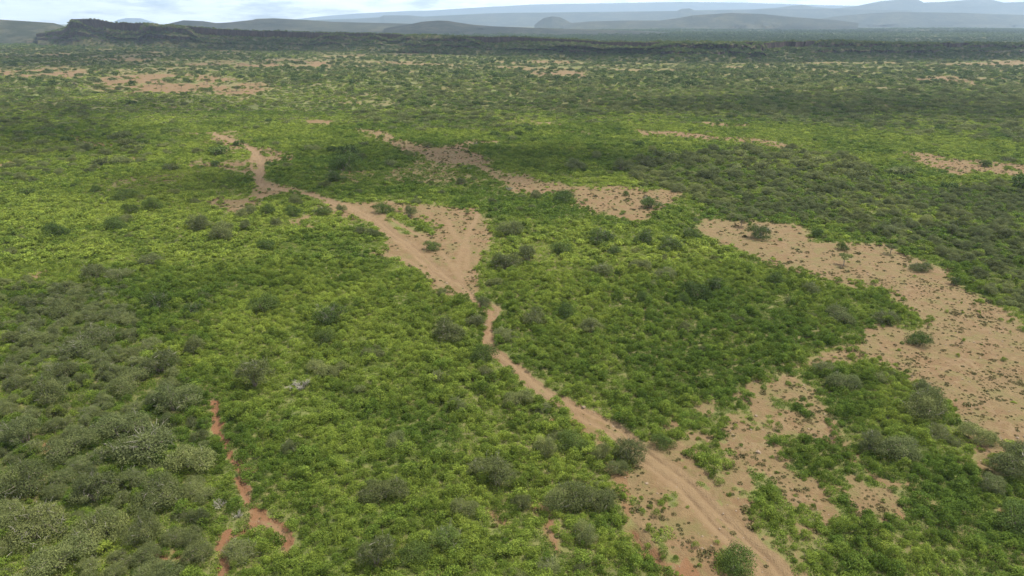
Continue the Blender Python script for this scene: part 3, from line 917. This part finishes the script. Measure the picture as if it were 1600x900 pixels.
# hand placed plants: (x px, foot y px, width px, kind, label or None)
PLACED = [
 (1152, 900, 64, 'D', "round dark green bush at the left edge of the track, bottom of the photo"),
 (985, 722, 64, 'A', "grey green thorn bush standing in the middle of the dirt track"),
 (966, 742, 40, 'A', "smaller thorn bush just below the one standing in the track"),
 (938, 716, 34, 'A', "yellowish thorn bush just left of the one standing in the track"),
 (884, 800, 68, 'A', "left one of the large twin thorn bushes left of the track"),
 (932, 800, 62, 'A', "right one of the large twin thorn bushes, with bare pale twigs"),
 (855, 712, 40, 'A', None), (893, 702, 48, 'D', None), (778, 764, 62, 'A', None), (816, 798, 38, 'A', None),
 (598, 786, 70, 'A', "broad grey twigged thorn bush alone in the green scrub, lower centre left"),
 (727, 806, 46, 'A', None), (918, 850, 46, 'A', None), (856, 898, 46, 'A', None), (588, 888, 60, 'A', None),
 (700, 860, 52, 'D', None), (650, 880, 50, 'D', None),
 (1310, 505, 52, 'A', "large grey green bush at the right end of the green scrub tongue"),
 (1381, 506, 38, 'A', "grey bush on the small green island in the sandy clearing"),
 (1436, 541, 34, 'D', "lone leafy sapling with a dark foot in the sandy clearing"),
 (1436, 425, 32, 'A', "lone feathery bush in the upper part of the long sandy clearing"),
 (1318, 416, 24, 'U', "small flat topped tree alone in the upper sandy clearing"),
 (1391, 398, 19, 'U', "tiny thin tree at the top edge of the sandy clearing"),
 (1316, 391, 19, 'D', "small round green bush at the top of the sandy clearing"),
 (1491, 446, 17, 'D', "small bush at the woodland's edge of the sandy clearing"),
 (1440, 655, 72, 'A', "wide dark bush on the left margin of the sandy clearing"),
 (1527, 696, 54, 'A', "round olive bush alone at the lower end of the sandy clearing"),
 (1406, 724, 76, 'A', "large pale green thorn bush in the scrub right of the track"),
 (1362, 706, 44, 'A', None),
 (1578, 748, 92, 'A', "big thorn bush cut by the right edge of the photo"),
 (1548, 770, 50, 'A', None),
 (1588, 835, 70, 'D', "dark shaded bush under grey dead branches at the right edge"),
 (1087, 470, 42, 'D', "dark leafy bush in the middle of the right hand green scrub"),
 (1066, 477, 24, 'D', None), (1115, 455, 30, 'D', None), (1210, 446, 34, 'D', None), (1006, 476, 30, 'D', None),
 (755, 482, 28, 'A', "dark thorn bush where the track breaks off in the centre"),
 (698, 533, 60, 'A', "wide grey thorn bush left of the track bend"),
 (742, 508, 32, 'A', None),
 (789, 424, 46, 'A', "dark thorn bush at the tip of the fan shaped clearing"),
 (824, 410, 34, 'A', None), (940, 430, 36, 'A', None), (999, 424, 32, 'A', None), (1037, 438, 38, 'A', None),
 (922, 520, 40, 'A', None), (790, 531, 38, 'A', None), (835, 508, 42, 'A', None), (757, 563, 42, 'D', None),
 (808, 635, 46, 'A', None), (848, 642, 26, 'A', None), (884, 496, 30, 'D', None), (1068, 520, 26, 'A', None),
 (347, 375, 54, 'A', "right and larger of the paired thorn bushes in the left green scrub"),
 (315, 362, 42, 'A', "left one of the paired thorn bushes in the left green scrub"),
 (418, 391, 27, 'D', "small upright bush below the paired thorn bushes"),
 (383, 360, 20, 'A', None), (180, 360, 36, 'D', None), (88, 371, 34, 'D', None), (197, 312, 34, 'D', None), (268, 268, 25, 'A', None),
 (305, 318, 17, 'A', None), (205, 335, 24, 'D', None), (240, 330, 30, 'D', None), (115, 292, 14, 'D', None), (150, 300, 16, 'D', None), (45, 306, 26, 'D', None),
 (186, 435, 48, 'A', None), (234, 414, 42, 'A', None), (150, 440, 40, 'A', None), (247, 486, 38, 'D', None), (302, 492, 26, 'D', None),
 (415, 490, 50, 'D', None), (516, 510, 46, 'D', None), (508, 540, 38, 'D', None), (320, 470, 18, 'A', None),
 (400, 612, 58, 'A', "spreading grey twigged thorn bush just right of the red footpath's top end"),
 (472, 614, 40, 'X', "grey leafless bush in the green scrub left of the track"),
 (160, 540, 60, 'A', None), (100, 500, 56, 'A', None), (120, 560, 60, 'A', None),
 (376, 877, 54, 'A', "rounded thorn bush between the branches of the red footpath"),
 (312, 882, 60, 'A', None), (96, 899, 100, 'A', "large rounded thorn bush at the bottom left corner"),
 (225, 720, 110, 'A', None), (250, 800, 90, 'A', None), (300, 740, 80, 'A', None), (160, 850, 90, 'A', None), (60, 850, 100, 'A', None),
 (110, 720, 80, 'A', None), (190, 690, 90, 'A', None), (275, 650, 70, 'A', None), (40, 780, 80, 'A', None), (150, 790, 80, 'A', None),
 (80, 640, 60, 'A', None), (200, 620, 70, 'A', None), (250, 590, 60, 'A', None), (40, 700, 60, 'A', None), (225, 850, 60, 'A', None),
 (345, 797, 24, 'X', "pale dead branches beside the red footpath, upper heap"),
 (372, 812, 22, 'X', "pale dead branches beside the red footpath, lower heap"),
 (1597, 825, 40, 'X', "grey dead branches at the right edge of the photo"),
 (795, 297, 15, 'X', "leafless grey bush at the edge of the middle clearing"),
 (733, 265, 10, 'X', "tiny leafless bush in the upper strip of the middle clearing"),
 (743, 229, 10, 'X', "tiny brown leafless bush above the middle clearing"),
 (836, 309, 22, 'A', None), (881, 316, 36, 'D', None), (1016, 326, 32, 'D', "leafy bush at the right end of the middle clearing"),
 (978, 305, 12, 'D', None), (668, 166, 20, 'D', "dark round tree alone on the sunlit green strip"), (668, 231, 17, 'A', None),
 (720, 288, 18, 'A', None), (898, 268, 38, 'A', None), (1010, 265, 36, 'A', None), (972, 270, 36, 'A', None), (1060, 300, 26, 'A', None),
 (878, 398, 34, 'D', None), (938, 384, 40, 'D', None), (1006, 384, 32, 'D', None), (1045, 395, 38, 'D', None), (800, 372, 44, 'A', None),
 (1080, 375, 26, 'D', None), (1100, 470, 24, 'D', None), (960, 400, 24, 'D', None),
 (341, 243, 40, 'D', None), (338, 262, 19, 'D', None), (419, 256, 10, 'D', "small bush in the upper left clearing beside the wheel track"),
 (462, 322, 30, 'A', None), (419, 338, 26, 'D', None), (459, 340, 24, 'D', None), (392, 337, 24, 'A', None), (432, 357, 20, 'A', None), (507, 340, 26, 'D', None), (533, 334, 18, 'A', None),
 (600, 335, 34, 'D', None), (640, 340, 22, 'A', None), (676, 392, 26, 'D', "low green bush in the fan shaped clearing right of the track"),
 (690, 465, 20, 'A', "small bush on the sand left of the track's break"),
 (1186, 374, 38, 'D', None), (1158, 354, 21, 'U', "slender tree at the upper left tip of the long sandy clearing"), (1276, 371, 20, 'D', None),
 (1404, 274, 42, 'A', None), (1540, 262, 22, 'D', "round bush on the right hand upper clearing"), (1573, 253, 24, 'A', None), (1484, 298, 30, 'D', None), (1600, 300, 60, 'D', None),
 (1178, 224, 9, 'D', None), (545, 245, 40, 'D', None), (540, 268, 50, 'D', None), (520, 238, 20, 'D', None), (480, 235, 22, 'A', None), (525, 285, 30, 'D', None),
 (1035, 700, 36, 'D', None), (1395, 590, 22, 'A', None), (1320, 610, 50, 'A', None),
]
for px, py, w in [(341,138,10),(370,143,15),(300,146,10),(284,139,10),(253,137,10),(233,135,11),(209,146,14),(165,146,11),(189,144,13),(324,133,11),(392,133,8),(309,139,7),(422,136,18),(270,128,8),(205,130,12),(150,140,12),(118,136,14),(345,124,9),(60,118,8),(95,112,8)]:
    PLACED.append((px, py, w, 'U', None))

plants = []   # dicts: x,y,R,kind,tint,label,score
for px, py, w, kind, lab in PLACED:
    x, y = G(px, py); x, y = float(x), float(y)
    d = depth_of(x, y)
    R = .5 * w * d / FOCAL
    y = y + R * .45          # the foot of the crown's near side shows at py
    x = x * (depth_of(x, y) / d)
    plants.append(dict(x=x, y=y, R=R, kind=kind, label=lab, px=px, py=py, w=w, hand=True))

PX_ = np.array([p['x'] for p in plants]); PY_ = np.array([p['y'] for p in plants]); PR_ = np.array([p['R'] for p in plants])
def clear_of_placed(x, y, pad=.9):
    ok = np.ones(x.shape, bool)
    for a, b, r in zip(PX_, PY_, PR_):
        ok &= (x - a) ** 2 + (y - b) ** 2 > (r * pad) ** 2
    return ok

# thorn bushes over the plain
sc_x, sc_y, sc_R = [], [], []
for d0, d1, sp, rmin, rmax, kill in ((26, 210, 2.3, .7, 2.4, 1), (210, 480, 4.2, 1.0, 3.7, 1), (480, 1500, 7.2, 1.6, 5.0, 1)):
    x, y = jitter_grid(rng, d0, d1, sp)
    dens = acacia_density(x, y)
    bare, red, trk = masks(x, y)
    keep = rng.uniform(size=len(x)) < dens * np.where(bare > .45, np.where(y > 350, .22, .05), 1.0)
    keep &= trk < .15
    if d0 < 100:
        keep &= np.minimum.reduce([line_dist(P_, x, y - 1.0) for P_ in PATHS]) > 1.6
    x, y = x[keep], y[keep]
    R = rmin + (rmax - rmin) * rng.beta(1.6, 3.2, len(x))
    ok = clear_of_placed(x, y, 1.1)
    sc_x.append(x[ok]); sc_y.append(y[ok]); sc_R.append(R[ok])
sx, sy, sR = map(np.concatenate, (sc_x, sc_y, sc_R))
d = depth_of(sx, sy)
score = sR / d * in_frame(sx, sy)
order = np.argsort(-score)
n_hand = sum(1 for p in plants if p['kind'] in 'A')
take = order[:max(0, 300 - n_hand)]
rest = np.setdiff1d(np.arange(len(sx)), take)
for i in take:
    px, py = to_px(sx[i], sy[i])
    plants.append(dict(x=float(sx[i]), y=float(sy[i]), R=float(sR[i]), kind='A', label=None, px=float(px), py=float(py), w=0, hand=False))

def tint_at(x, y):
    return np.clip(.42 + 1.5 * (fbm(x / 34, y / 34, 101, 3) - .5) + 1.1 * (fbm(x / 4.5, y / 4.5, 103, 3) - .5) + rng.normal(0, .13, np.shape(x)), 0, 1)

KIND = {
 'A': ("thorn_bush", "thorn bush", "grey green thorn bush", "grey green thorn bushes"),
 'D': ("leafy_bush", "bush", "dark green leafy bush", "dark green leafy bushes"),
 'U': ("thorn_tree", "tree", "flat topped thorn tree", "flat topped thorn trees"),
 'X': ("dead_bush", "dead bush", "grey leafless bush", "dead bushes"),
}
named = []
for p in plants:
    x, y, R, k = p['x'], p['y'], p['R'], p['kind']
    dist = math.hypot(x, y)
    z = float(zg(np.array([x]), np.array([y]))[0])
    if k == 'A':
        lib = ACA0 if dist < 230 else ACA1
    elif k == 'D':
        lib = DARK0 if dist < 230 else DARK1
    else:
        lib = UMB if k == 'U' else DEAD
    crown, trunk, twigs = lib[rng.integers(len(lib))]
    name, cat, desc, grp = KIND[k]
    root = bpy.data.objects.new(name, None)
    ROOT.objects.link(root)
    root.location = (x, y, z - .03)
    root.rotation_euler = (0, 0, rng.uniform(0, 6.283))
    hs = R * rng.uniform(.9, 1.15) * (1.25 if p['hand'] and R < 2.6 and k in 'AD' else 1.0)
    root.scale = (R * rng.uniform(.92, 1.1), R * rng.uniform(.92, 1.1), hs)
    root.empty_display_size = .5
    t = float(tint_at(np.array([x]), np.array([y]))[0]) * (.45 if p['hand'] and dist > 110 else .8)
    where = region_of(p['px'], p['py'])
    if k == 'U' and not p['label']:
        where = "on the bare red plain at upper left"
    if p['label']:
        root['label'] = p['label']
    else:
        root['label'] = desc + " " + where
        named.append((root, desc, where, p['px'], p['py'], R / depth_of(x, y)))
    root['category'] = cat
    root['group'] = grp + " " + where if not p['label'] else grp + " standing out from the scrub"
    pc = link("crown" if k != 'X' else "branches", crown, root)
    if k == 'X':
        pc["kind"] = "stuff"
    pc["tint"] = t
    if trunk:
        link("trunk", trunk, root)
    if twigs:
        link("bare_twigs", twigs, root, kind="stuff")

ORD = ["largest"] + [w + " largest" for w in "second third fourth fifth sixth seventh eighth ninth tenth eleventh twelfth thirteenth fourteenth fifteenth sixteenth".split()]
REGION = {"in the dense thorn thicket filling the lower left corner": "the lower left thicket",
          "in the thorn woodland beyond the long sandy clearing at right": "the right hand woodland",
          "in the far thorn woodland below the escarpment": "the far woodland",
          "in the bright green scrub left of the dirt track": "the scrub left of the track",
          "in the patchy scrub right of the dirt track, near the camera": "the scrub right of the track",
          "in the green scrub between the dirt track and the sandy clearings": "the central green scrub",
          "on the bare red plain at upper left": "the bare red plain"}
def single_out(items):
    """tell plants of one kind and region apart: by the part of the region, then by size"""
    cells = {}
    for key in {(i[1], i[2]) for i in items}:
        grp = [i for i in items if (i[1], i[2]) == key]
        ys = sorted(i[4] for i in grp)
        nb = 1 if len(grp) < 8 else (3 if len(grp) < 45 else 4)
        cuts = [ys[int(len(ys) * q / nb)] for q in range(1, nb)]
        rows = {1: [""], 3: ["far", "middle", "near"], 4: ["far", "upper middle", "lower middle", "near"]}[nb]
        for r in range(nb):
            row = [i for i in grp if sum(i[4] >= c for c in cuts) == r]
            if not row:
                continue
            xs_ = sorted(i[3] for i in row)
            nx = 1 if len(row) < 4 else (3 if len(row) < 30 else 5)
            xc = [xs_[int(len(xs_) * q / nx)] for q in range(1, nx)]
            cols = {1: [""], 3: ["left", "centre", "right"], 5: ["far left", "left", "centre", "right", "far right"]}[nx]
            for c in range(nx):
                cell = sorted([i for i in row if sum(i[3] >= q for q in xc) == c], key=lambda i: -i[5])
                for j, i in enumerate(cell):
                    bits = " ".join(b for b in (rows[r], cols[c]) if b)
                    tail = ("in %s, %s part" % (REGION[i[2]], bits)) if bits else "in " + REGION[i[2]]
                    d_ = i[1] if len((i[1] + tail).split()) < 14 else i[1].replace('grey green ', '').replace('dark green ', '')
                    i[0]['label'] = "%s %s %s" % (ORD[j] if j < len(ORD) else "smaller", d_, tail)
single_out(named)

def stuff_plants(name, protos, x, y, R, label, tint=None, zoff=-.03, z=None, hmul=(.8, 1.1)):
    n = len(x)
    if n == 0:
        return
    z = zg(x, y) if z is None else z
    scl = np.stack([R * rng.uniform(.85, 1.15, n), R * rng.uniform(.85, 1.15, n), R * rng.uniform(*hmul, n)], 1)
    rot = np.stack([rng.normal(0, .06, n), rng.normal(0, .06, n), rng.uniform(0, 6.283, n)], 1)
    points_stuff(name, protos, np.stack([x, y, z + zoff], 1), scl, rot, rng.integers(0, len(protos), n), tint_at(x, y) if tint is None else tint, label)

rx, ry, rR = sx[rest], sy[rest], sR[rest]
far_tint = lambda x, y: np.clip(tint_at(x, y) * .75 - .08, 0, 1)
m1 = ry < 260; m2 = (ry >= 260) & (ry < 520); m3 = ry >= 520
crowns = lambda lib: [c[0] for c in lib]
stuff_plants("thorn_scrub", crowns(ACA0), rx[m1], ry[m1], rR[m1], "thorn scrub filling in between the nearer thorn bushes")
stuff_plants("thorn_scrub", crowns(ACA1) + crowns(DARK1), rx[m2], ry[m2], rR[m2], "thorn scrub in the middle distance", tint=far_tint(rx[m2], ry[m2]))
stuff_plants("thorn_scrub", crowns(ACA2) + crowns(DARK2), rx[m3], ry[m3], rR[m3], "far thorn scrub spreading to the foot of the escarpment", tint=far_tint(rx[m3], ry[m3]))
print("thorn", len(sx), round(time.time() - T0, 1))

# ------------------------------------------------------------------ leafy green shrubs
def shrub_band(d0, d1, sp, rmin, rmax):
    x, y = jitter_grid(rng, d0, d1, sp)
    js = np.clip(.013 * y, .7, 5)
    bare, red, _ = masks(x + rng.normal(size=len(x)) * js, y + rng.normal(size=len(x)) * js * 1.5)
    trk = masks(x, y)[2]
    tl = smooth(-1, 3, inside(TL, x, y))
    wr = smooth(-1, 3, inside(WR, x, y))
    gap = .35 + .65 * smooth(.26, .40, fbm(x / (sp * 5), y / (sp * 5), 111, 3))
    p = (1 - smooth(.15, .75, bare)) * gap * (1 - .6 * tl) * (1 - .5 * smooth(330, 600, y)) * (1 - .45 * wr)
    p = np.where((bare > .3) & (trk < .2), np.maximum(p, .03 + .22 * (1 - smooth(.45, .95, bare)) ), p)
    p = np.where(trk > .15, 0, p)
    if d0 < 130:
        dp = np.minimum.reduce([line_dist(P_, x, y - .35) for P_ in PATHS])
        p = np.where(dp < .5, 0, p)
    keep = rng.uniform(size=len(x)) < p
    x, y, b = x[keep], y[keep], bare[keep]
    R = (rmin + (rmax - rmin) * np.clip(rng.beta(1.4, 3.0, len(x)) + .5 * (fbm(x / (sp * 4), y / (sp * 4), 113, 3) - .42), 0, 1)) * (1 - .55 * smooth(.12, .5, b))
    return x, y, R / .62
bx, by, bR = shrub_band(24, 130, .93, .28, 1.15)
ok = clear_of_placed(bx, by, .6); bx, by, bR = bx[ok], by[ok], bR[ok]
score = bR / depth_of(bx, by) * in_frame(bx, by)
order = np.argsort(-score)
take = order[:300]; rest = np.setdiff1d(np.arange(len(bx)), take)
zz = zg(bx[take], by[take]); tt = np.clip(tint_at(bx[take], by[take]), 0, 1)
shrubs = []
for j, i in enumerate(take):
    me = SHRUB0[rng.integers(len(SHRUB0))]
    o = bpy.data.objects.new("leafy_shrub", me); ROOT.objects.link(o)
    o.location = (bx[i], by[i], zz[j] - .03)
    o.rotation_euler = (0, 0, rng.uniform(0, 6.283))
    o.scale = (bR[i] * rng.uniform(.9, 1.1), bR[i] * rng.uniform(.9, 1.1), bR[i] * rng.uniform(.7, 1.2))
    px, py = to_px(bx[i], by[i])
    where = region_of(px, py)
    o['label'] = "low bright green shrub " + where
    o['category'] = "shrub"
    o['group'] = "low green shrubs " + where
    o['tint'] = float(tt[j])
    shrubs.append((o, "green shrub", where, float(px), float(py), float(score[i])))
single_out(shrubs)
stuff_plants("green_scrub", SHRUB0, bx[rest], by[rest], bR[rest], "dense low bright green shrubs around the track", hmul=(.65, 1.45))
x, y, R = shrub_band(130, 330, 1.55, .55, 1.45)
stuff_plants("green_scrub", SHRUB1, x, y, R, "low green shrubs covering the middle of the plain", hmul=(.5, 1.1))
n2 = len(x)
x, y, R = shrub_band(330, 700, 3.0, 1.0, 2.4)
stuff_plants("green_scrub", SHRUB2 + SHRUB3[:2], x, y, R, "low green shrubs of the farther plain", hmul=(.4, .65))
n3 = len(x)
x, y, R = shrub_band(700, 1400, 6.0, 1.6, 3.6)
stuff_plants("olive_scrub", SHRUB3 + SHRUB2[:2], x, y, R, "low olive scrub below the escarpment", hmul=(.35, .6))
print("shrubs", len(bx), n2, n3, len(x), round(time.time() - T0, 1))

# low herbs carpeting the soil between the shrubs
x, y = jitter_grid(rng, 24, 150, .62)
bare, red, trk = masks(x, y)
k = (rng.uniform(size=len(x)) < .95 * (1 - smooth(.2, .75, bare))) & (trk < .1)
x, y = x[k], y[k]
stuff_plants("ground_herbs", CARPET, x, y, rng.uniform(.6, 1.5, len(x)), "low weeds carpeting the soil between the shrubs", zoff=-.02)
x, y = jitter_grid(rng, 150, 380, 1.3)
bare, red, trk = masks(x, y)
k = (rng.uniform(size=len(x)) < .95 * (1 - smooth(.2, .75, bare))) & (trk < .1)
x, y = x[k], y[k]
stuff_plants("ground_herbs", CARPET, x, y, rng.uniform(1.3, 2.8, len(x)), "low weeds carpeting the soil of the middle distance", zoff=-.02)

# herbs and dry tufts on the open soil
hx, hy = [], []
for d0, d1, sp in ((26, 120, .55), (120, 300, 1.1)):
    x, y = jitter_grid(rng, d0, d1, sp, 15)
    bare, red, trk = masks(x, y)
    cl = fbm(x / 3.5, y / 3.5, 121, 4)
    keep = (bare > .25) & (trk < .3) & (rng.uniform(size=len(x)) < (.16 + .75 * smooth(.47, .62, cl)) * (1 - .6 * red))
    hx.append(x[keep]); hy.append(y[keep])
hx, hy = np.concatenate(hx), np.concatenate(hy)
stuff_plants("herb_tufts", HERB, hx, hy, np.exp(rng.normal(-.35, .5, len(hx))) * np.where(hy > 120, 1.5, 1.0), "small dark herbs and dry tufts dotted over the open soil", tint=rng.uniform(0, 1, len(hx)), zoff=-.01)
print("herbs", len(hx))

# small stones and clods on the open soil
def stone_mesh(seed):
    rg = np.random.default_rng(seed)
    u = np.arange(6) / 6 * 6.283
    V = [(math.cos(a) * r, math.sin(a) * r, z) for z, r in ((-.2, .9), (.25, 1.0), (.6, .6)) for a in u]
    V = np.array(V) * (1 + .22 * rg.normal(size=(18, 3)))
    F = [(j * 6 + i, j * 6 + (i + 1) % 6, j * 6 + 6 + (i + 1) % 6, j * 6 + 6 + i) for j in range(2) for i in range(6)] + [(12, 13, 14, 15), (12, 15, 16, 17)]
    return mesh_from("stone_mesh", V, np.array(F), M_stone)
M_stone = bark_material("soil_stone", (0.07, 0.05, 0.035), (0.20, 0.15, 0.10))
STONE = [stone_mesh(340 + i) for i in range(4)]
x, y = jitter_grid(rng, 26, 150, .8, 15)
bare, red, trk = masks(x, y)
k = (bare > .5) & (rng.uniform(size=len(x)) < .04 + .5 * smooth(.56, .70, fbm(x / 2.5, y / 2.5, 141, 3)))
x, y = x[k], y[k]
stuff_plants("soil_stones", STONE, x, y, .07 * np.exp(rng.normal(0, .5, len(x))), "small stones and clods strewn on the open soil", tint=np.zeros(len(x)), zoff=0.0)

# bushes on the escarpment; darker tint below the crest paints the face's shade
n = 24000
px = rng.uniform(75, 1840, n); f = rng.uniform(.02, .86, n)
on_cliff = ((f > .29) & (f < .40)) | ((f > .53) & (f < .66))
keep = rng.uniform(size=n) < np.where(on_cliff, .25, .8)
px, f = px[keep], f[keep]
x, y, z = scarp_point(px, f)
stuff_plants("escarpment_scrub", crowns(ACA2)[:1] + crowns(DARK2), x, y, rng.uniform(.9, 2.9, len(x)), "thorn scrub clinging to the escarpment's slopes and crest", z=z, zoff=-.3, tint=np.clip(np.where(f > .66, .6, .05) + rng.normal(0, .2, len(x)), 0, 1))

# thorn trees over the low plain beyond the escarpment
xs, ys = [], []
for d0, d1, sp in ((1350, 2600, 11.5), (2600, 5000, 22)):
    x, y = jitter_grid(rng, d0, d1, sp)
    k = rng.uniform(size=len(x)) < .35 + .6 * smooth(.42, .58, fbm(x / 400, y / 200, 131, 4))
    xs.append(x[k]); ys.append(y[k])
x, y = np.concatenate(xs), np.concatenate(ys)
stuff_plants("far_thorn_woodland", crowns(ACA3), x, y, rng.uniform(2.5, 6.0, len(x)) * np.where(y > 2600, 1.8, 1.0), "hazy thorn woodland on the low plain beyond the escarpment", hmul=(.6, .9), tint=rng.uniform(0, .35, len(x)))
print("far", len(x), round(time.time() - T0, 1))

# ------------------------------------------------------------------ unseen cumulus, placed so that their shadows dapple the plain
def cloud_material():
    m, n, l = new_mat("thin_cumulus")
    out = n.new("ShaderNodeOutputMaterial"); d = n.new("ShaderNodeBsdfDiffuse"); t = n.new("ShaderNodeBsdfTransparent")
    d.inputs['Color'].default_value = (.9, .9, .9, 1)
    mx = n.new("ShaderNodeMixShader"); mx.inputs[0].default_value = .20
    l.new(t.outputs[0], mx.inputs[1]); l.new(d.outputs[0], mx.inputs[2]); l.new(mx.outputs[0], out.inputs[0])
    return m
M_cloud = cloud_material()
def sphere_mesh(nu=14, nv=8):
    u = np.arange(nu) / nu * 2 * math.pi; v = np.linspace(-math.pi / 2, math.pi / 2, nv)
    V = np.array([(math.cos(b) * math.cos(a), math.cos(b) * math.sin(a), math.sin(b)) for b in v for a in u])
    F = np.array([(j * nu + i, j * nu + (i + 1) % nu, (j + 1) * nu + (i + 1) % nu, (j + 1) * nu + i) for j in range(nv - 1) for i in range(nu)])
    return V, F
def shade_cloud(cx, cy2, rx_, ry_, seed, label, alt=900., nl=9):
    rg = np.random.default_rng(seed); SV, SF = sphere_mesh(); parts = []
    for i in range(nl):
        a = rg.uniform(0, 6.283); q = math.sqrt(rg.uniform(0, 1))
        r = rg.uniform(.34, .56)
        jag = 1 + .12 * rg.normal(size=(len(SV), 1))
        V = SV * jag * np.array([r * rx_, r * ry_, r * min(rx_, ry_) * .6]) + np.array([q * math.cos(a) * rx_ * .75, q * math.sin(a) * ry_ * .75, rg.uniform(0, .3) * min(rx_, ry_)])
        parts.append((V, SF))
    V, F = join(parts)
    o = link("shade_cloud", mesh_from("shade_cloud", V, F, M_cloud, None, True), kind="structure", label=label)
    t = alt / SUN_DIR[2]
    o.location = (cx + SUN_DIR[0] * t, cy2 + SUN_DIR[1] * t, alt)
    return o
for i, (px, py, wx_, wy_) in enumerate([(110, 190, 170, 95), (1330, 165, 190, 70), (420, 79, 420, 90), (60, 92, 330, 200), (820, 86, 400, 75), (640, 250, 100, 40), (330, 300, 60, 38), (1300, 91, 430, 70), (1700, 90, 300, 80)]):
    gx, gy = G(px, py)
    shade_cloud(float(gx), float(gy), wx_, wy_, 500 + i, "thin cumulus out of view, placed to shade the plain", 900., 5 if wx_ < 100 else 9)
shade_cloud(-300, 2600, 1500, 700, 520, "large cumulus out of view, placed to shade the low plain", 1100., 11)
shade_cloud(900, 2100, 1000, 420, 519, "large cumulus out of view, placed to shade the low plain", 1100., 11)
shade_cloud(1700, 3600, 1500, 900, 521, "large cumulus out of view, placed to shade the low plain", 1100., 11)
shade_cloud(-2500, 3300, 1300, 900, 522, "large cumulus out of view, placed to shade the low plain", 1100., 11)

# ------------------------------------------------------------------ haze in the air
def build_haze():
    x0, x1, y0, y1, z0, z1 = -47500., 47500., -90., 16500., -30., 470.
    V = np.array([(x, y, z) for z in (z0, z1) for y in (y0, y1) for x in (x0, x1)])
    F = np.array([(0, 2, 3, 1), (4, 5, 7, 6), (0, 1, 5, 4), (2, 6, 7, 3), (0, 4, 6, 2), (1, 3, 7, 5)])
    m, n, l = new_mat("haze")
    out = n.new("ShaderNodeOutputMaterial"); v = n.new("ShaderNodeVolumePrincipled")
    v.inputs['Color'].default_value = (0.54, 0.74, 1.0, 1)
    v.inputs['Density'].default_value = 0.88e-4
    v.inputs['Anisotropy'].default_value = 0.35
    l.new(v.outputs[0], out.inputs['Volume'])
    return link("haze", mesh_from("haze", V, F, m), kind="stuff", label="thin blue haze in the air over the plain")
build_haze()
print("done", round(time.time() - T0, 1))
